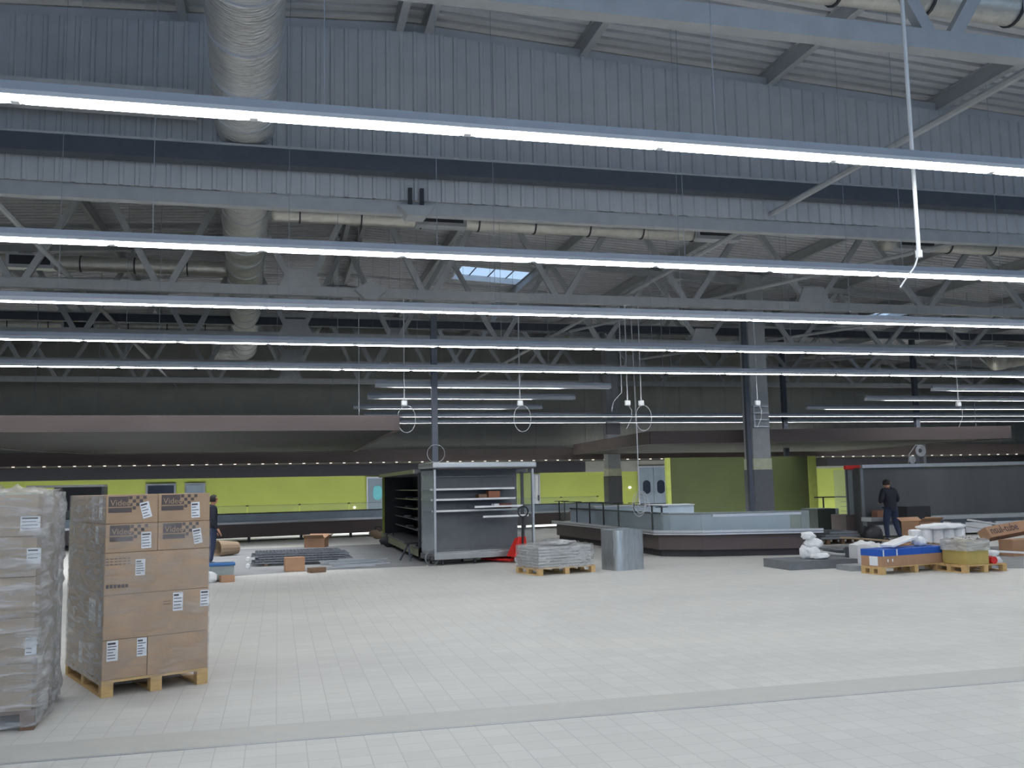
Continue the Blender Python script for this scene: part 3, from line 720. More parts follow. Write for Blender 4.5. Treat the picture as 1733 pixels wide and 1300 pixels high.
# side run going back
def run(x0, sgn, label, y0=22.56, y1=30.6):
    t = thing('shelving_cooler', label, 'cooler', (x0, y0, 0)); X = lambda u: x0 + sgn * u
    def V(n, u0, u1, ya, yb, z0, z1, m, p=t): q = MB(); q.bb(X(u0), X(u1), ya, yb, z0, z1); return q.build(n, m, p, world=True)
    V('base', 0, 1.1, y0, y1, .14, .34, M['greypanel']); V('bumper', -.06, 0, y0, y1, .14, .3, P('bumper_olive', (120, 124, 98), .5))
    V('back_panel', .95, 1.1, y0, y1, .34, 2.1, M['black'])
    V('canopy', -.1, 1.1, y0, y1, 2.1, 2.2, M['greypanel']); V('canopy_edge', -.13, -.1, y0, y1, 2.11, 2.2, P('canopy_edge_olive', (160, 164, 130), .4))
    V('front_post', -.02, .05, y1 - .1, y1, .14, 2.12, M['greenedge']); V('end_panel', .05, .95, y1 - .05, y1, .3, 2.1, M['black'])
    V('front_post', -.02, .05, y0, y0 + .06, .14, 2.12, M['dark'])
    for z in (.6, .88, 1.16, 1.42, 1.68):
        s_ = V('shelf', .4, .95, y0 + .1, y1 - .1, z, z + .02, M['dark']); V('shelf_edge', .38, .4, y0 + .1, y1 - .1, z, z + .03, M['galvsheet'], s_)
    for k in range(5):
        y = y0 + .3 + 1.9 * k; V('leg', .05, .1, y, y + .05, 0, .14, M['dark'])
    return t
run(3.28, 1, 'long dark shelving cooler running back from the left side of the head unit')
run(5.95, -1, 'long dark shelving cooler hidden behind the head unit, facing right', y0=22.9)
for k, (y, z, s_) in enumerate(((23.0, 1.7, (.3, .3, .2)), (23.5, 1.7, (.3, .35, .24)), (24.0, 1.7, (.28, .3, .2)), (24.6, 1.7, (.2, .3, .22)))):
    carton(['white packet at the near end of the top shelf of the dark cooler run', 'larger white packet, second from the near end of the top shelf', 'white packet, third from the near end of the top shelf', 'narrow white packet, fourth from the near end of the top shelf'][k], (3.85, y, z), s_, 0, 'tub', group='packets on the top shelf')
for k in range(12):
    si, pi_ = k // 3, k % 3; y = 23.2 + 2.4 * pi_ + random.random(); z = (.62, .9, 1.18, 1.44)[si]
    carton('small pale bracket lying on the %s shelf of the dark cooler run, %s' % (('lowest', 'second lowest', 'middle', 'second highest')[si], ('near end', 'halfway along', 'far end')[pi_]), (3.8, y, z), (.2, .1 + random.random() * .2, .05), random.random(), 'galvsheet', 'bracket', 'loose brackets on the dark shelves', name='loose_bracket')

# pallet jack
p = AZ(877, 952); t = thing('pallet_jack', 'red hand pallet jack with black handle in front of the shelving cooler', 'pallet jack', (p.x, p.y, 0), math.radians(-62))
for v in (-.17, .17): U('fork', -1.05, -.05, v - .07, v + .07, .03, .085, M['red'], t, .01)
q = MB(); q.add([(-.18, -.22, .14), (.12, -.22, .14), (.16, -.12, .60), (.02, -.12, .56), (-.18, .22, .14), (.12, .22, .14), (.16, .12, .60), (.02, .12, .56)], [(0, 1, 2, 3), (7, 6, 5, 4), (0, 4, 5, 1), (1, 5, 6, 2), (2, 6, 7, 3), (3, 7, 4, 0)])
q.build('pump_housing', M['red'], t, bevel=.02)
q = MB(); q.tube([(.16, 0, .25), (.2, 0, 1.05)], .022, 8); q.build('tiller', M['black'], t)
q = MB(); q.tube([(.2 + .0, .16 * math.cos(k * PI / 8), 1.17 + .12 * math.sin(k * PI / 8)) for k in range(16)], .017, 8, closed=True); q.build('handle', M['black'], t)
for v in (-.1, .1): q = MB(); q.tube([(.1, v - .03, .09), (.1, v + .03, .09)], .09, 16); q.build('wheel', M['white'], t)
# odds and ends at the left foot of the cooler
t = thing('hose_reel', 'small grey hose reel standing at the front left foot of the shelving cooler', 'reel', (AZ(727, 956).x, AZ(727, 956).y - .35, 0), .3)
q = MB(); q.tube([(.16 * math.cos(k * PI / 10), 0, .17 + .16 * math.sin(k * PI / 10)) for k in range(20)], .02, 6, closed=True); q.build('rim', M['galvsheet'], t)
q = MB(); q.tube([(0, -.05, .17), (0, .05, .17)], .05, 10); q.build('hub', M['dark'], t)
for x, y, s_, lb in ((703, 950, .22, 'dark folding step leaning at the left foot of the shelving cooler'),):
    p = AZ(x, y); t = thing('folding_step', lb, 'step', tuple(p), .4)
    for k in (-1, 1): q = MB(); q.bar((k * .14, 0, 0), (k * .14 + .1, .25, .42), .04, .03); q.build('leg', M['pole'], t); q = MB(); q.bar((k * .14, .5, 0), (k * .14 + .1, .25, .42), .04, .03); q.build('leg', M['pole'], t)
    q = MB(); q.box((.1, .25, .42), (.42, .2, .03)); q.build('tread', M['dark'], t)
for x, y, lb, mm in ((660, 926, 'dark grey tool bag beside the cooler run', 'dark'), (640, 912, 'taupe tool bag at the back left corner of the cooler run', 'beige')):
    p = AZ(x, y); t = MB(); vs = []
    for k in range(7): vs.append((-.3 + .1 * k, 0, .1 + .05 * math.sin(k * 1.3)))
    t.tube(vs, [.07, .12, .15, .14, .15, .12, .05], 10); o = t.build('tool_bag', M[mm], origin=(0, 0, 0), smooth=True); o.location = (p.x, p.y, .05); tag(o, lb, 'bag')
    q = MB(); q.tube([(-.12, 0, .2), (-.08, 0, .36), (.08, 0, .38), (.14, 0, .22)], .015, 6); q.build('handle', M['black'], o)

# right-hand tall unit, seen from its back
u0 = AY(1455, 792, 25.2); u1 = 29.0
t = thing('cooler_back', 'long tall dark grey shelving cooler back at the right, bright top rail', 'cooler', (u0.x, 25.2, 0))
q = MB(); q.bb(u0.x, u1, 25.2, 26.0, .1, u0.z); q.build('back_panel', P('dark_panel', (86, 88, 90), .45, .2, .2, .5, stretch=(1.2, 1, .2)), t, world=True)
q = MB(); q.bb(u0.x - .02, u0.x + .07, 25.15, 25.2, .6, u0.z); q.build('end_trim', M['galvsheet'], t, world=True)
q = MB()
q.bar((u0.x, 25.12, u0.z + .04), (u1, 25.12, u0.z + .1), .12, .1); q.build('top_rail', M['alu'], t, world=True)
q = MB(); q.bb(u0.x, u1, 25.0, 25.2, .36, .5); q.build('lower_bumper', M['galvsheet'], t, world=True)
q = MB(); q.bb(u0.x - .05, u1, 24.7, 25.2, .5, .62); q.build('ledge', M['alu'], t, world=True)
for k in range(8): q = MB(); q.bb(u0.x + .1 + 1.1 * k, u0.x + 1.05 + 1.1 * k, 24.95, 25.2, .06, .38); q.build('base_cover', M['white'], t, world=True)
# glass end case with red sign
c0 = AY(1432, 795, 25.6); c1 = AY(1454, 795, 25.6)
t = thing('glass_end_case', 'clear glass end case topped by a red sign, left of the dark cooler back', 'display case', (c0.x, 25.6, 0))
q = MB(); q.bb(c0.x - .1, c1.x - .02, 25.6, 26.4, 0, .68); q.build('base', M['counter'], t, world=True)
q = MB(); q.bb(c0.x, c0.x + .02, 25.6, 26.3, .68, c0.z); q.build('glass_side', M['glasst'], t, world=True)
q = MB(); q.bb(c0.x + .02, c1.x - .02, 25.6, 25.62, .68, c0.z); q.build('glass_front', M['glasst'], t, world=True)
q = MB(); q.bb(c0.x - .02, c0.x + .01, 25.56, 25.6, .68, c0.z); q.build('corner_post', M['dark'], t, world=True)
q = MB(); q.bb(c0.x - .08, c1.x, 25.5, 25.62, c0.z, c0.z + .13); q.build('red_sign', M['red'], t, world=True, bevel=.02)
for k in range(4): q = MB(); q.bb(c0.x + .05, c1.x - .03, 25.7, 26.1, .78 + .14 * k, .8 + .14 * k); q.build('glass_shelf', M['glasst'], t, world=True)
# coil stand on top of the unit
r = AY(1535, 786, 25.4); r1 = AY(1566, 752, 25.4)
t = thing('cable_reel_stand', 'grey panel with two coiled cable rings standing on the dark cooler back', 'cable reel', (r.x, 25.4, u0.z + .12))
zb = u0.z + .1
q = MB(); q.bb(r1.x - .1, r1.x, 25.4, 25.6, zb, r1.z); q.build('panel', M['greypanel'], t, world=True)
for cxx, czz, R_ in ((r1.x - .22, r1.z - .2, .17), (r.x + .16, zb + .13, .11)):
    q = MB()
    for k in range(4): q.tube([(cxx + (R_ - .03 * k) * math.cos(j * PI / 12), 25.35 + .01 * k, czz + (R_ - .03 * k) * math.sin(j * PI / 12)) for j in range(24)], .014, 6, closed=True)
    q.build('cable_ring', M['cable'], t, world=True)
q = MB(); q.tube([(r.x + .05, 25.4, zb + .02), (r.x + .1, 25.4, zb + .3), (r1.x - .35, 25.4, r1.z - .02), (r1.x - .2, 25.4, r1.z - .03)], .012, 6); q.build('cable_end', M['cable'], t, world=True)

# dark counter between island and right unit
t = thing('dark_cabinet', 'dark green-grey cabinet between the island counter and the glass end case', 'cabinet', tuple(AZ(1400, 905)), 0)
kx = [AY(x, 890, 27.2).x for x in (1385, 1421, 1474)]
q = MB(); q.bb(kx[0], kx[1], 27.2, 28.2, 0, AY(1400, 861, 27.2).z); q.build('tall_section', P('dark_teal', (52, 60, 58), .5), t, world=True)
q = MB(); q.bb(kx[1], kx[2], 27.2, 28.2, 0, AY(1445, 878, 27.2).z); q.build('low_section', M['counter'], t, world=True)
z_ = AY(1420, 841, 28.6).z; m = MB(); xa = AY(1378, 841, 28.6).x; xb_ = AY(1436, 841, 28.6).x
m.bb(xa, xb_, 28.58, 28.62, z_ - .02, z_ + .02); xm = AY(1393, 841, 28.6).x; m.bb(xm - .02, xm + .02, 28.58, 28.62, 0, z_)
m.bb(xb_ - .04, xb_, 28.58, 28.62, 0, z_)
single('rail_stand', m, M['black'], 'thin black rail stand in front of the lime wall, behind the dark cabinet', 'rail')

# ================================================================== NEAR PALLETS
def pallet(label, o, rz, L, W, m='wood', h=.144, group='wooden pallets'):
    t = thing('pallet', label, 'pallet', (o[0], o[1], 0), rz, group)
    n = max(5, int(W / .17))
    for k in range(n): U('deck_board', 0, L, k * (W - .12) / (n - 1), k * (W - .12) / (n - 1) + .12, h - .022, h, M[m], t)
    for k in range(3):
        u = k * (L - .1) / 2; U('cross_board', u, u + .1, 0, W, h - .044, h - .022, M[m], t)
        for j in range(3): v = j * (W - .1) / 2; U('block', u, u + .1, v, v + .1, .022, h - .044, M[m], t)
    for k in range(3): u = k * (L - .1) / 2; U('bottom_board', u, u + .1, 0, W, 0, .022, M[m], t)
    return t
def shell(name, label, o, rz, L, W, z0, z1, mats, amp=.02, seed=0, group='stretch film wraps', wave=5., top=False, skip=(), gap=.012):
    f = loc2(o, rz); q = MB(); g = gap; nu = 14; nz = int((z1 - z0) / .05)
    corners = [(-g, -g), (L + g, -g), (L + g, W + g), (-g, W + g)]
    for s in range(4):
        if s in skip: continue
        a = Vector(corners[s]); b = Vector(corners[(s + 1) % 4]); nrm = Vector(((b - a).y, -(b - a).x)).normalized()
        q.m = min(s, len(mats) - 1); n = nu if s in (0, 2) else nu + 4; vs = []; fs = []
        for i in range(n + 1):
            for j in range(nz + 1):
                tt = i / n; z = z0 + (z1 - z0) * j / nz; p = a.lerp(b, tt)
                e = min(1, 6 * tt, 6 * (1 - tt))
                w_ = (noise.noise(Vector((p.x * wave * .6 + seed, p.y * wave * .6, z * wave * 1.6))) + .5) * amp * e
                p = p + nrm * (max(0, w_))
                vs.append(f(p.x, p.y, z))
        for i in range(n):
            for j in range(nz): k = i * (nz + 1) + j; fs.append((k, k + 1, k + nz + 2, k + nz + 1))
        q.add(vs, fs)
    q.m = 0
    if top:
        vs = []; fs = []; n = 10
        for i in range(n + 1):
            for j in range(n + 1): vs.append(f(-g + (L + 2 * g) * i / n, -g + (W + 2 * g) * j / n, z1 + max(0, noise.noise(Vector((i * .9 + seed, j * .9, 3)))) * amp * 2.5))
        for i in range(n):
            for j in range(n): k = i * (n + 1) + j; fs.append((k, k + 1, k + n + 2, k + n + 1))
        q.add(vs, fs)
    return tag(q.build(name, mats, smooth=True, origin=(o[0], o[1], z0)), label, 'stretch film', group)

# ---- stack B (right one)
RB = math.radians(22.8); OB = (-1.485, 9.06); LB, WB = .935, 1.42
fB = loc2(OB, RB)
def onfront(x, y, o=OB, rz=RB):
    r = ray(x, y); n = Vector((math.sin(rz), -math.cos(rz), 0)); t_ = (Vector((o[0], o[1], EYE)) - Vector((0, 0, EYE))).dot(n) / r.dot(n); p = r * t_ + Vector((0, 0, EYE))
    return (p.x - o[0]) * math.cos(rz) + (p.y - o[1]) * math.sin(rz), p.z
pallet('pale pine pallet under the right-hand tall stack of cartons', OB, RB, LB, WB)
def bcart(label, u0, u1, v0, v1, z0, z1, f=fB, rz=RB, m='card', group='cartons in the tall right-hand stack'):
    jit = random.uniform(-.004, .004)
    c = f((u0 + u1) / 2, (v0 + v1) / 2 + jit, z0)
    return carton(label, c, (u1 - u0 - .004, v1 - v0 - .004, z1 - z0 - .003), rz, m, 'box', group)
def paper(par, u, z, w_, h_, rot, upar, W, lines=5, v=None, side='front'):
    # a printed paper label on the front face of a carton; (u, z) = centre in stack coordinates, upar = carton centre u
    p = MB(); Rm = Matrix.Rotation(rot, 3, 'Y')
    p.box((u - upar, -W / 2 - .0015, z), (w_, .002, h_), mat=Rm); lb = p.build('shipping_label', M['paper'], par)
    p = MB()
    for k in range(lines):
        ln = w_ * random.choice((.5, .7, .8)); p.box(Rm @ Vector((-(w_ * .84 - ln) / 2, -.0015, h_ * (.36 - .72 * k / max(1, lines - 1)))) + Vector((u - upar, -W / 2 - .0015, z)), (ln, .001, h_ * .045 if k else h_ * .1), mat=Rm)
    p.build('printed_lines', M['inkdk'], lb)
def logo(par, u, z, upar, W, zb):
    y = -W / 2 - .0012; x = u - upar; zz = z - zb
    p = MB(); p.box((x + .085, y, zz - .045), (.17, .0015, .09)); p.box((x + .1, y, zz - .122), (.2, .0015, .042))
    lg = p.build('printed_logo', M['ink'], par)
    p = MB()
    for i in range(5):
        for j in range(4):
            if (i + j) % 2 == 0 and i + j < 6: p.box((x + .19 + .031 * i, y, zz - .012 - .031 * j), (.028, .0015, .028))
    p.build('checker_pattern', M['ink'], par)
    text('logo_text', 'Video', .075, M['card'], lg, (x + .015, y - .001, zz - .08), (PI / 2, 0, 0))
hs = WB / 2
lay = [(.145, .49), (.49, .88), (.88, 1.25), (1.25, 1.505), (1.505, 1.765)]
names = ['bottom layer', 'second layer from the bottom', 'middle layer', 'second layer from the top', 'top layer']
split = [[0, .385, LB], [0, LB], [0, LB], [0, .455, LB], [0, .455, LB]]
Bc = {}
for li, ((z0, z1), sp, nm_) in enumerate(zip(lay, split, names)):
    for k, (a, b) in enumerate(zip(sp[:-1], sp[1:])):
        for r_, (v0, v1) in enumerate(((0, hs), (hs, WB))):
            pos = ('front ' if r_ == 0 else 'rear ') + (('left' if k == 0 else 'right') if len(sp) > 2 else 'row')
            Bc[(li, k, r_)] = (bcart('brown cardboard carton in the right tall stack, %s, %s' % (nm_, pos), a, b, v0, v1, z0, z1), (a + b) / 2, z0)
def put(li, k, x, y, w_, h_, rot=0., lines=5):
    o, uc, z0 = Bc[(li, k, 0)]; u, z = onfront(x, y); paper(o, u, z - z0, w_, h_, rot, uc, hs, lines)
put(4, 0, 247, 863, .082, .145, -.25); put(4, 1, 331, 863, .08, .145, -.04)
put(3, 0, 247.5, 914, .088, .145, -.03); put(3, 1, 334, 907, .08, .14, -.16)
put(2, 0, 237.5, 960, .085, .145, 0, 6); put(1, 0, 301, 1018, .09, .165, 0); put(1, 0, 346, 1012, .08, .15, 0)
put(0, 0, 190, 1102, .095, .175, 0, 6); put(0, 0, 240, 1095, .085, .16, 0, 6)
for li, k, x, y in ((4, 0, 184, 841), (4, 1, 274, 838), (3, 0, 186, 890), (3, 1, 276, 886)):
    o, uc, z0 = Bc[(li, k, 0)]; u, z = onfront(x, y); logo(o, u, z, uc, hs, z0)
# faint print rows on the middle cartons
for li, x, y, w_, n_ in ((2, 178, 947, .22, 3), (2, 178, 994, .2, 1), (1, 276, 1018, .07, 2)):
    o, uc, z0 = Bc[(li, 0, 0)]; u, z = onfront(x, y); p = MB()
    for k in range(n_): 
        for j in range(6): p.box((u - uc + w_ * j / 6 + w_ / 12, -hs / 2 - .0012, z - z0 - .025 * k), (w_ / 6 * .7, .0015, .006 if n_ > 1 else .03))
    p.build('printed_marks', M['ink'], o)
# side labels on the left face
for li, v, z, w_, h_ in ((4, .18, 1.64, .12, .2), (4, .45, 1.63, .1, .2), (3, .3, 1.4, .1, .16), (1, .12, .7, .1, .22), (1, .4, .72, .24, .2), (0, .8, .3, .14, .2)):
    r_ = 0 if v < hs else 1; o, uc, z0 = Bc[(li, 0, r_)]; hw = (split[li][1]) / 2
    p = MB(); p.box((-hw - .001, v - (hs / 2 if r_ == 0 else hs * 1.5), z - z0), (.002, w_, h_)); p.build('side_label', M['paper'], o)
shell('stretch_wrap', 'clear stretch film around the right-hand tall carton stack, lower film thin', OB, RB, LB, WB, .1, 1.50, [M['filmthin'], M['filmthin'], M['filmthin'], M['filmmid']], .012, 3, gap=.006)
f_ = loc2(OB, RB); 
shell('stretch_wrap', 'crumpled clear film over the left face of the right-hand stack top', (OB[0], OB[1]), RB, .02, WB, 1.502, 1.76, [M['film'], M['filmthin'], M['film'], M['filmmid']], .015, 9, skip=(0, 1, 2), gap=.006)

# ---- stack A (left one, cut by the frame)
RA = math.radians(3.9); LA, WA = .8, 1.2; fA0 = loc2((-1.79, 8.05), RA); oa = fA0(-LA, 0); OA = (oa.x, oa.y); fA = loc2(OA, RA)
pallet('grey worn pallet under the wrapped stack at the left edge', OA, RA, LA, WA, 'wooddk')
zz = [.145, .50, .84, 1.15, 1.46, 1.785]
Ac = {}
for li, (z0, z1) in enumerate(zip(zz[:-1], zz[1:])):
    for r_, (v0, v1) in enumerate(((0, .6), (.6, 1.2))):
        m_ = bcart('brown carton in the wrapped left-edge stack, %s, %s' % (names[li], 'front row' if r_ == 0 else 'rear row'), 0.02, LA - .02, v0 + .01, v1 - .01, z0, z1, fA, RA, 'card2', 'cartons in the wrapped stack at the left edge')
        Ac[(li, r_)] = (m_, LA / 2, z0)
def onA(x, y):
    u, z = onfront(x, y, OA, RA); return u, z
for li, x, y, w_, h_ in ((4, 51, 886, .14, .11), (3, 57, 941, .10, .12), (1, 52, 1094, .08, .13)):
    z_ = onA(x, y)[1]; li2 = [i for i in range(5) if zz[i] <= z_][-1]
    o, uc, z0 = Ac[(li2, 0)]; paper(o, onA(x, y)[0], z_ - z0, w_, h_, 0, uc, .58, 4)
shell('stretch_wrap', 'thick shiny crumpled stretch film around the stack at the left edge', OA, RA, LA, WA, .03, 1.80, [M['film'], M['film2'], M['film2'], M['film']], .05, 1, top=True, wave=7.)

# ================================================================== MIDDLE FLOOR
def floor_patch(pts, z, m, label, cat='sheet', name='floor_patch', z0=.001):
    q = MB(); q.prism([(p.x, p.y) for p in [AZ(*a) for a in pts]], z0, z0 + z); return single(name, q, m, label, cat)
floor_patch([(345, 932), (655, 921), (722, 945), (722, 958), (500, 968), (356, 978)], .004, M['floorpatch'], 'dark grey flat patch on the floor left of the shelving cooler')  # thin dark grey slab lying over the tiles
# gratings
p = AZ(425, 960); rz = .02
t = thing('grating_stack', 'low stack of grey steel mesh gratings on the dark grey floor patch', 'grating stack', tuple(p), rz)
for k in range(5):
    q = MB(); z = .06 + .055 * k; Lg, Wg = 2.0 + .25 * (k % 2), 1.0
    o_ = .08 * (k % 3)
    for j in range(26): x = o_ + Lg * j / 25; q.bb(x, x + .012, 0, Wg, z, z + .035)
    for j in range(8): y = Wg * j / 7; q.bb(o_, o_ + Lg, y, y + .015, z, z + .035)
    q.build('grating', M['galvsheet'], t)
for u in (.3, 1.6): U('bearer', u, u + .08, 0, 1.0, 0, .06, M['wooddk'], t)
p = AZ(418, 962)
for (x, y) in ((423, 962), (423, 950)): 
    pq = AZ(x, y); q = MB(); q.tube([(0, -.12, .05), (0, .12, .05)], .05, 10); o = q.build('white_roller', M['white'], origin=(0, 0, 0)); o.location = (pq.x - .05, pq.y, .05 if y == 962 else .05); o.location.z = .002; tag(o, 'small white roll end lying %s beside the gratings' % ('in front' if y == 962 else 'farther back'), 'roll')
q = MB()
t = thing('metal_profile_bundle', 'loose bundle of long grey metal profiles right of the gratings', 'metal profiles', tuple(AZ(560, 962)), .05)
for k in range(9):
    a = Vector((random.uniform(-.2, .2), .15 * k - .2, .03 + .03 * (k % 3))); q = MB(); q.bar(a, a + Vector((1.0 + .3 * random.random(), random.uniform(-.2, .2), .02)), .05, .03); q.build('profile', M['alu'], t)
p = AZ(498, 966); carton('small brown carton standing in front of the gratings', (p.x, p.y - .15, 0.006), (.42, .3, .3), .1, 'cardg')
p = AZ(527, 947); carton('open brown carton lying on the gratings pile at the back', (p.x + .1, AZ(527, 947).y - .6, .34), (.5, .4, .22), -.3, 'cardg', open_=True)
p = AZ(560, 968); carton('flat dark carton scrap in front of the metal profiles', (p.x - .3, p.y, 0.006), (.35, .2, .1), .4, 'wooddk')
p = AZ(385, 941)
def lump(name, m, c, r, sq, seed, label, cat, sub=3, amp=.25, fr=3.):
    bm = bmesh.new(); bmesh.ops.create_icosphere(bm, subdivisions=sub, radius=1)
    for v in bm.verts:
        n_ = 1 + amp * noise.noise(v.co * fr + Vector((seed, 0, 0))); v.co = Vector((v.co.x * r[0], v.co.y * r[1], v.co.z * r[2])) * n_
        if v.co.z < -r[2] * sq: v.co.z = -r[2] * sq
    me = bpy.data.meshes.new(name); bm.to_mesh(me); bm.free(); me.materials.append(m)
    for f in me.polygons: f.use_smooth = True
    o = bpy.data.objects.new(name, me); C.objects.link(o); o.location = (c[0], c[1], c[2] + r[2] * sq); return tag(o, label, cat)
t = thing('cardboard_tube_roll', 'open-ended dark brown paper roll lying on the floor behind the tall stack', 'roll', (p.x, p.y, 0), .3)
q = MB(); q.tube([(-.28, 0, .2), (.3, .15, .2)], [.24, .17], 14, cap=False); q.build('roll_body', M['beige'], t, solid=.015)
# plastic tub behind the tall stack
p = AZ(374, 984); t = thing('storage_tub', 'pale plastic tub with a blue lid edge beside the tall carton stack', 'tub', (p.x, p.y, 0), .1)
q = MB(); q.bb(-.25, .25, 0, .35, .02, .30); q.build('tub_body', M['tub'], t, bevel=.02)
q = MB(); q.bb(-.27, .27, -.02, .37, .30, .35); q.build('lid', M['bluelid'], t, bevel=.01)
carton('small torn brown carton in front of the blue-lidded tub', (p.x + .12, p.y - .2, 0), (.26, .2, .13), .3, 'cardg')
lump('bag', M['white'], (p.x - .2, p.y - .2, 0), (.14, .12, .12), .8, 3, 'small pale plastic bag in front of the blue-lidded tub', 'bag')

# wrapped grey panel pallet
OP = (4.98, 18.06); RP = math.radians(14.8); LP_, WP = 1.33, .92; fP = loc2(OP, RP)
pallet('low pallet under the film-wrapped grey panels, right of the pallet jack', OP, RP, LP_, WP)
prev = None
for k in range(7):
    z = .146 + .058 * k; c = fP(LP_ / 2 - .02 + random.uniform(-.02, .02), WP / 2, z)
    q = MB(); q.box((0, 0, .026), (LP_ - .1, WP - .06, .05)); o = q.build('insulation_board', P('panel_grey', (176, 180, 182), .5) if k == 0 else M['panelgrey'], origin=(0, 0, 0), bevel=.006); M.setdefault('panelgrey', o.data.materials[0])
    o.location = c; o.rotation_euler = (0, 0, RP + random.uniform(-.01, .01)); tag(o, 'flat grey board on the film-wrapped pallet, %s' % ['bottommost', 'second from the bottom', 'third from the bottom', 'the middle one of seven', 'third from the top', 'second from the top', 'topmost'][k], 'panel', 'panels on the wrapped pallet')
shell('stretch_wrap', 'milky crumpled film around the low grey panel pallet', OP, RP, LP_ - .03, WP, .12, .57, [M['film'], M['film'], M['film'], M['film']], .04, 5, top=True, wave=6., gap=.0)
lump('crumpled_film', M['film2'], fP(.7, .45, .575), (.4, .3, .07), .3, 12, 'heap of crumpled film on top of the low grey panel pallet', 'stretch film', amp=.5)

# rounded galvanised duct piece
t = thing('duct_section', 'upright rounded galvanised sheet duct section standing on the floor', 'duct section', (6.98, 18.75, 0), math.radians(18))
pl = []
for (cx_, cy_, a0) in ((.22, .16, 0), (-.22, .16, 90), (-.22, -.16, 180), (.27, -.21, 270)):
    rr_ = .16 if a0 != 270 else .1
    for k in range(7): a = math.radians(a0 + 15 * k); pl.append((cx_ + rr_ * math.cos(a), cy_ + rr_ * math.sin(a)))
n = len(pl); q = MB(); q.add([(x, y, 0) for x, y in pl] + [(x, y, .82) for x, y in pl], [(i, (i + 1) % n, n + (i + 1) % n, n + i) for i in range(n)]); q.build('duct_wall', M['galv'], t, solid=.004, smooth=False)
q = MB(); q.prism([(x * .985, y * .985) for x, y in pl], .79, .80); q.build('end_cover', M['alu'], t)

# ================================================================== RIGHT-HAND PILE
OQ = AZ(1495, 973.5); rq = math.atan2(15.55 - 15.23, 12.36 - 10.9); OQ = (OQ.x - .62 * 0, OQ.y); fQ = loc2(OQ, rq)
pallet('pallet under the long carton with the blue band', (OQ[0] - .02, OQ[1]), rq, 1.8, .5)
t = carton('long low brown carton with a blue band on a pallet', fQ(.88, .25, .146), (1.78, .5, .2), rq, 'cardg')
q = MB(); q.box((0, 0, .06), (1.786, .506, .12)); bb = q.build('blue_lid', M['blue'], t); bb.location = (0, 0, .19)
for u in (-.5, .74, -.85): q = MB(); q.box((u, -.2545, .06), (.03, .003, .12)); sl = q.build('white_strap', M['white'], bb)
for u in (-.74, -.62): q = MB(); q.box((u, -.251, .11), (.03, .002, .05)); q.build('printed_mark', M['paper'], t)
q = MB(); q.box((-.8915, -.05, .1), (.003, .2, .17)); q.build('side_label', M['paper'], t)
OR = AZ(1650, 970); fR = loc2((OR.x, OR.y), .1)
pallet('pallet under the yellow-brown wrapped carton at the right', (OR.x - .2, OR.y), .1, 1.0, .8)
t = carton('yellow-brown carton under film on a pallet, right of the blue-banded one', fR(.16, .36, .146), (.52, .6, .42), .1, 'yellowcard')
shell('stretch_wrap', 'white film crumpled over the top of the yellow-brown carton', (fR(-.11, .05).x, fR(-.11, .05).y), .1, .54, .62, .40, .60, [M['film2']] * 4, .05, 8, top=True, wave=9.)
# film-wrapped white bundle on brown cartons
p = AZ(1590, 945); carton('wide brown carton behind the blue-banded one', (13.15, 16.9, 0), (1.5, .6, .42), .05, 'cardg')
for k in range(5):
    q = MB(); q.tube([(0, 0, 0), (0, 0, .02), (0, 0, .28), (0, 0, .30)], [.1, .125, .125, .1], 18); o = q.build('wrapped_roll', M['foam'], origin=(0, 0, 0)); o.location = (12.62 + .26 * k, 16.85, .422)
    tag(o, 'upright film-covered white roll, %s in the row on the wide brown carton' % ['first from the left', 'second from the left', 'middle one', 'second from the right', 'rightmost'][k], 'roll', 'white rolls under film')
lump('foam_sheet', M['foam'], (13.25, 16.85, .725), (.55, .25, .075), .5, 21, 'bulging white foam sheet lying on the film-covered rolls', 'foam', amp=.3)
p = AY(1575, 900, 19.5); t = carton('tall open brown carton with raised flaps behind the white rolls', (15.0, 19.8, 0), (.7, .5, .72), .2, 'cardg', open_=True)
carton('dark box on the floor behind the person, next to the open carton', (AY(1548, 880, 23.9).x, 23.9, .0), (.8, .4, .95), 0, 'black')
carton('small orange carton on the ledge left of the standing person', (AY(1487, 872, 24.95).x, 24.95, .62), (.3, .25, .2), .1, P('orange2', (150, 110, 90), .7))
# long printed carton leaning
a = AY(1668, 905, 18.2); b = AY(1760, 888, 18.6)
t = thing('long_carton', 'long slanting brown carton with printed lettering at the right edge', 'box', ((a.x + b.x) / 2, 18.4, (a.z + b.z) / 2 - .2))
q = MB(); dd = (b - a); ax = dd.normalized(); up = Vector((0, .5, .86)); up = (up - ax * up.dot(ax)).normalized(); nn = ax.cross(up).normalized()
Rm = Matrix((ax, up.cross(ax).normalized() * -1, up)).transposed()
cen = (a + b) / 2
q.box(cen, (dd.length + .1, .26, .26), mat=Matrix((ax, up.cross(ax), up)).transposed()); q.build('carton_body', M['cardg'], t, world=True)
cu = text('printed_lettering', 'nsul-tube', .25, M['inkdk'], t, (0, 0, 0), (0, 0, 0))
fn = up.cross(ax) ; fn = fn if fn.y < 0 else -fn
Mr = Matrix((ax, up, ax.cross(up))).transposed().to_4x4(); Mr.translation = cen - ax * (dd.length / 2 - .03) - up * .06 + ax.cross(up) * (.134 if ax.cross(up).y < 0 else -.134) - Vector(t.location)
cu.matrix_local = Mr
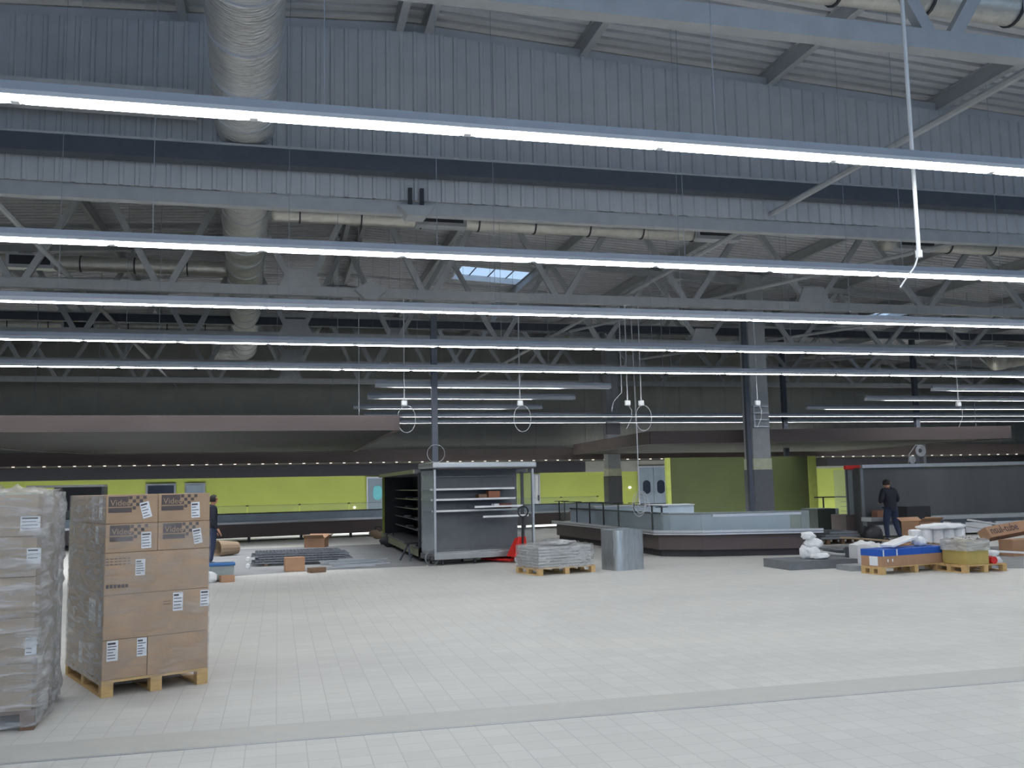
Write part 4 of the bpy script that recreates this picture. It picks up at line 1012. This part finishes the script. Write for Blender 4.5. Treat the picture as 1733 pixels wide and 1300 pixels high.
# dark trestle and brown carton below it
carton('large brown carton under the slanting printed carton, right edge', (16.6, 18.0, 0), (1.7, .4, .36), .06, 'cardg')
carton('black opening crate beside the yellow-brown carton at the right edge', (16.4, 17.0, 0), (1.0, .4, .34), .06, 'black')
for k, (pa, pb, lb) in enumerate((((1600, 884), (1700, 900), 'upper'), ((1640, 880), (1740, 896), 'lower'), ((1660, 900), (1733, 893), 'dark'))):
    A_ = AY(*pa, 19.6 - .2 * k); B_ = AY(*pb, 20.0 - .2 * k); q = MB(); q.bar(A_, B_, .12, .035)
    single('metal_strip', q, M['white'] if k < 2 else M['dark'], '%s long strip lying across the pile at the right edge' % {'upper': 'pale', 'lower': 'second pale', 'dark': 'dark'}[lb], 'strip')
A_ = AY(1683, 933, 15.9); B_ = AY(1760, 937, 16.2); q = MB(); q.bar(A_, B_, .05, .04); single('metal_strip', q, M['white'], 'white rail sticking out to the right of the yellow-brown carton', 'strip')
lump('plastic_bag', M['foam'], (fR(.65, .3).x, fR(.65, .3).y, .26), (.22, .15, .08), .6, 31, 'upper white plastic bag right of the yellow-brown carton', 'bag')
lump('plastic_bag', M['white'], (fR(.72, .2).x, fR(.72, .2).y, .12), (.12, .12, .09), .6, 32, 'lower white plastic bag right of the yellow-brown carton', 'bag')
p = fR(.52, .1, .15); q = MB(); q.tube([(p.x, p.y - .08, .21), (p.x, p.y + .1, .21)], .07, 12); single('red_tape_roll', q, M['red'], 'small red roll beside the yellow-brown carton', 'roll', origin=(p.x, p.y, .146))
# flat grey sheets and foam at the left of the pile
def slab(pa, pb, Y0, Y1, z0, z1, m, label, name='metal_sheet', cat='metal sheet', rz=0.):
    xa = AY(*pa, Y0).x; xb2 = AY(*pb, Y0).x; q = MB(); q.box(((xa + xb2) / 2, (Y0 + Y1) / 2, (z0 + z1) / 2), (xb2 - xa, Y1 - Y0, z1 - z0), rz); return single(name, q, m, label, cat)
slab((1335, 960), (1452, 960), 17.0, 18.0, 0, .17, M['galvsheet'], 'low grey sheet-metal tray on the floor carrying the white foam pieces', rz=.03)
slab((1440, 960), (1475, 960), 16.3, 16.8, 0, .1, M['alu'], 'small pale metal tray between the foam tray and the blue-banded carton')
slab((1452, 945), (1472, 945), 17.2, 17.5, 0, .42, M['white'], 'small white upright box left of the blue-banded carton', 'small_box', 'box')
slab((1445, 945), (1453, 945), 17.4, 17.7, 0, .36, M['darkband'], 'dark upright block behind the small white box', 'small_block', 'block')
fz = [((1372, 940), (.20, .16, .17), .17, 'lowest'), ((1376, 925), (.19, .15, .12), .38, 'middle'), ((1368, 914), (.15, .12, .09), .56, 'topmost'), ((1361, 937), (.09, .1, .16), .17, 'left leaning'), ((1388, 951), (.20, .13, .07), .17, 'right loose')]
for i, (pp_, r_, z_, lb) in enumerate(fz):
    c = AY(*pp_, 17.5 if i != 4 else 17.3); lump('foam_block', M['foam'], (c.x, c.y, z_), r_, .75, i * 7, '%s white foam piece on the grey metal tray' % lb, 'foam', amp=.35, fr=2.2)
for i, (x, y, r_) in enumerate(((1462, 925, (.3, .25, .14)), (1478, 928, (.35, .25, .13)), (1488, 932, (.26, .2, .1)))):
    c = AY(x, y, 18.6); lump('foam_block', M['foam'], (c.x, 18.6 + .1 * i, max(.0, c.z - .12)), r_, .7, 50 + i, '%s white foam lump behind the blue-banded carton' % ['left', 'middle', 'right'][i], 'foam', amp=.4)
slab((1445, 940), (1500, 940), 18.2, 19.4, 0, .26, M['galvsheet'], 'grey metal plate stack under the three white foam lumps')
A_ = fQ(.4, .25, .5); B_ = fQ(1.15, .32, .64); q = MB(); q.bar(A_, B_, .3, .045); single('foam_plank', q, M['foam'], 'white foam plank lying tilted on the blue-banded carton', 'foam', bevel=.01)
lump('foam_block', M['foam'], (fQ(1.35, .3).x, fQ(1.35, .3).y, .46), (.14, .12, .1), .7, 77, 'white foam lump at the right end of the blue-banded carton', 'foam', amp=.4)
A_ = AY(1385, 937, 18.6); 
for k, (pa, pb, lb) in enumerate((((1384, 934), (1450, 940), 'long grey pipe'), ((1386, 926), (1446, 932), 'upper grey pipe'), ((1400, 944), (1452, 934), 'crossing grey pipe'))):
    a = AY(*pa, 18.3 + .3 * k); b = AY(*pb, 18.3 + .3 * k); mid = (a + b) / 2 - Vector((0, 0, .03)); q = MB(); q.tube([a, a.lerp(mid, .5), mid, b], .04, 8)
    single('pipe', q, M['galvsheet'] if k else M['alu'], '%s lying between the foam tray and the foam lumps' % lb, 'pipe', 'pipes on the floor', smooth=True)
a = AY(1425, 935, 18.2); b = AY(1580, 932, 15.9); q = MB(); q.bar((a.x, a.y, .52), (b.x, b.y, .5), .09, .03); single('metal_strip', q, M['beige'], 'thin beige strip lying from the foam lumps over the blue-banded carton', 'strip')
# stacked grey panels on dark pallet behind
t = pallet('dark pallet with grey panels in front of the dark cabinet', (AY(1400, 925, 23.2).x, 23.2), 0, 1.0, .8, 'wooddk')
for k in range(3):
    xa = AY(1393, 915, 23.0 + .1 * k).x; xb2 = AY(1462, 915, 23.0).x
    q = MB(); q.bb(xa + .08 * k, xb2 - .05 * k, 23.1, 24.2, .146 + .07 * k, .205 + .07 * k); single('insulation_board', q, M['galvsheet'], 'grey flat panel on the dark pallet before the dark cabinet, %s' % ['bottom', 'middle', 'top'][k], 'panel', 'panels on the dark pallet')
lump('black_bag', M['black'], (AY(1474, 915, 23.0).x, 22.9, 0), (.3, .2, .3), .7, 5, 'black bag on the floor at the left of the standing person', 'bag')
floor_patch([(1395, 935), (1480, 925), (1733, 925), (1733, 962), (1640, 962), (1440, 962)], .003, M['floorpatch'], 'grey sheeting on the floor under the right-hand pile')

# ================================================================== PEOPLE
def skin(name, verts, edges, rad, m, parent, root=0, sub=2):
    me = bpy.data.meshes.new(name); me.from_pydata([tuple(v) for v in verts], edges, []); o = bpy.data.objects.new(name, me); C.objects.link(o); o.parent = parent
    md = o.modifiers.new('skin', 'SKIN'); md.use_smooth_shade = True
    for i, r_ in enumerate(rad):
        sv = me.skin_vertices[0].data[i]; sv.radius = (r_, r_) if not isinstance(r_, tuple) else r_; sv.use_root = (i == root)
    s_ = o.modifiers.new('sub', 'SUBSURF'); s_.levels = sub; s_.render_levels = sub
    me.materials.append(m); return o
def hand(V, E, R_, wi, d, side, up):      # five finger chains from wrist vertex wi
    wv = Vector(V[wi]); d = d.normalized(); s_ = side.normalized()
    V.append(wv + d * .05); R_.append(.032); E.append((wi, len(V) - 1)); palm = len(V) - 1
    for k, (off, ln) in enumerate(((-.03, .07), (-.01, .08), (.01, .075), (.03, .06))):
        a = wv + d * .09 + s_ * off; V.append(a); R_.append(.010); E.append((palm, len(V) - 1))
        V.append(a + d * ln * .5 - up * .012); R_.append(.009); E.append((len(V) - 2, len(V) - 1))
        V.append(a + d * ln * .85 - up * .035); R_.append(.008); E.append((len(V) - 2, len(V) - 1))
    V.append(wv + d * .05 - s_ * .045); R_.append(.011); E.append((palm, len(V) - 1)); V.append(wv + d * .085 - s_ * .055 - up * .01); R_.append(.009); E.append((len(V) - 2, len(V) - 1))
def person(label, loc, rz, J, hd=(0, 0)):
    t = thing('person', label, 'person', loc, rz)
    k = {n_: Vector(v) for n_, v in J.items()}
    V = []; E = []; R_ = []
    def add(p, r_, par=None): V.append(Vector(p)); R_.append(r_); (E.append((par, len(V) - 1)) if par is not None else None); return len(V) - 1
    pe = add(k['pelvis'], .12); ch = add(k['chest'], .12, pe); ne = add(k['neck'], .055, ch); n2 = add(k['neck'].lerp(k['head'], .4), .055, ne)
    h1 = add(k['head'] - Vector((0, 0, .03)), .08, n2); h2 = add(k['head'] + Vector((0, 0, .06)), .09, h1); add(k['head'] + Vector((0, 0, .1)), .06, h2)
    fd = Vector((math.sin(hd[0]), math.cos(hd[0]), 0)); sd = Vector((fd.y, -fd.x, 0))
    n_ = add(k['head'] + fd * .095 + Vector((0, 0, .0)), .016, h1); 
    for s_ in (-1, 1): add(k['head'] + sd * (s_ * .09) + Vector((0, 0, .01)), .018, h1)
    for s_ in ('l', 'r'):
        sh = add(k['sh' + s_], .05, ch); el = add(k['el' + s_], .04, sh); wr = add(k['wr' + s_], .027, el)
        hp = add(k['hip' + s_], .09, pe); kn = add(k['kn' + s_], .055, hp); an = add(k['an' + s_], .04, kn)
        dd = k['wr' + s_] - k['el' + s_]; hand(V, E, R_, wr, dd, Vector((1 if s_ == 'r' else -1, 0, .3)), Vector((0, -.3, 1)))
    skin('body', V, E, R_, M['skin'], t)
    V = []; E = []; R_ = []
    pz_ = add(k['pelvis'] + Vector((0, 0, -.2)), (.15, .14)); p0 = add(k['pelvis'] + Vector((0, 0, -.08)), (.2, .16), pz_); p1 = add(k['pelvis'].lerp(k['chest'], .45), (.2, .15, )[:2], p0); p2 = add(k['chest'], (.215, .16), p1); p3 = add(k['neck'] - Vector((0, 0, .02)), .085, p2); p4 = add(k['neck'] + Vector((0, .01, .035)), .07, p3)
    for s_ in ('l', 'r'):
        sh = add(k['sh' + s_], .095, p2); m1 = add(k['sh' + s_].lerp(k['el' + s_], .5), .09, sh); el = add(k['el' + s_], .08, m1); add(k['el' + s_].lerp(k['wr' + s_], .95), .045, el)
    skin('jacket', V, E, R_, M['jacket'], t)
    V = []; E = []; R_ = []
    p0 = add(k['pelvis'] + Vector((0, 0, .03)), (.165, .13))
    for s_ in ('l', 'r'):
        hp = add(k['hip' + s_] - Vector((0, 0, .06)), .12, p0); m1 = add(k['hip' + s_].lerp(k['kn' + s_], .5), .11, hp); kn = add(k['kn' + s_], .085, m1); m2 = add(k['kn' + s_].lerp(k['an' + s_], .5), .07, kn); add(k['an' + s_] + Vector((0, 0, .0)), .06, m2)
    skin('trousers', V, E, R_, M['jeans'], t)
    for s_ in ('l', 'r'):
        a = k['an' + s_]; ft = Vector((a.x, a.y, .045)); skin('shoe', [ft + Vector((0, -.06, 0)), ft + Vector((0, .05, 0)), ft + Vector((0, .17, -.01))], [(0, 1), (1, 2)], [.045, .045, .035], M['shoe'], t, sub=1)
    bm = bmesh.new(); bmesh.ops.create_uvsphere(bm, u_segments=20, v_segments=14, radius=.108)
    fd_ = fd
    for v in list(bm.verts):
        if v.co.dot(fd_) > .045 and v.co.z < .05 or v.co.z < -.06: pass
    geom = [v for v in bm.verts if (v.co.dot(fd_) > .05 and v.co.z < .055) or v.co.z < -.055]
    bmesh.ops.delete(bm, geom=geom, context='VERTS')
    for v in bm.verts: v.co.z *= 1.1; v.co += Vector((0, 0, .03)) + k['head']
    me = bpy.data.meshes.new('hair'); bm.to_mesh(me); bm.free(); me.materials.append(M['hair'])
    for f in me.polygons: f.use_smooth = True
    o = bpy.data.objects.new('hair', me); C.objects.link(o); o.parent = t
    # eyes and mouth
    for s_ in (-1, 1):
        q = MB(); c = k['head'] + fd * .082 + sd * (.032 * s_) + Vector((0, 0, .03)); q.box(c, (.018, .018, .01)); q.build('eye', M['black'], t)
    q = MB(); q.box(k['head'] + fd * .078 + Vector((0, 0, -.045)), (.04, .02, .008)); q.build('mouth', M['red'], t)
    return t
p = AZ(1511, 916)
person('person in dark jacket and jeans standing with back turned before the dark cooler back', (p.x, p.y, 0), .1, dict(
    pelvis=(0, 0, .98), chest=(0, .04, 1.33), neck=(0, .07, 1.48), head=(.02, .14, 1.6), shl=(-.19, .05, 1.41), shr=(.19, .05, 1.41), ell=(-.31, .02, 1.14), elr=(.31, .04, 1.14),
    wrl=(-.16, .25, 1.1), wrr=(.16, .27, 1.1), hipl=(-.1, 0, .93), hipr=(.1, 0, .93), knl=(-.16, .04, .5), knr=(.17, .03, .5), anl=(-.2, -.04, .09), anr=(.24, -.05, .09)), hd=(1.2, 0))
p = AY(357, 900, 24.0)
person('person in dark jacket standing mostly hidden behind the right-hand tall carton stack', (p.x, 24.0, 0), -1.3, dict(
    pelvis=(0, 0, .94), chest=(0, .0, 1.28), neck=(0, .02, 1.43), head=(0, .05, 1.54), shl=(-.18, 0, 1.36), shr=(.18, 0, 1.36), ell=(-.24, -.02, 1.08), elr=(.24, -.02, 1.08),
    wrl=(-.2, .12, .86), wrr=(.2, .12, .86), hipl=(-.09, 0, .9), hipr=(.09, 0, .9), knl=(-.1, .03, .49), knr=(.1, .02, .49), anl=(-.1, -.02, .09), anr=(.1, -.03, .09)))
# white-edged cabinet seen over the left stacks
a = AY(92, 820, 33.0); b = AY(177, 820, 33.0)
t = thing('wall_cabinet', 'dark open cabinet with a white top edge seen above the tall carton stack', 'cabinet', ((a.x + b.x) / 2, 33.2, 0))
zt = AY(130, 822, 33.0).z
q = MB(); q.bb(a.x, b.x - .08, 33.0, 33.6, .02, zt - .05); q.build('cabinet_body', M['dark'], t, world=True)
q = MB(); q.bb(a.x - .8, b.x, 32.9, 33.6, zt - .05, zt + .02); q.build('white_top', M['white'], t, world=True)
q = MB(); q.bb(b.x - .08, b.x, 32.95, 33.6, 0, zt - .05); q.build('side_panel', M['greypanel'], t, world=True)
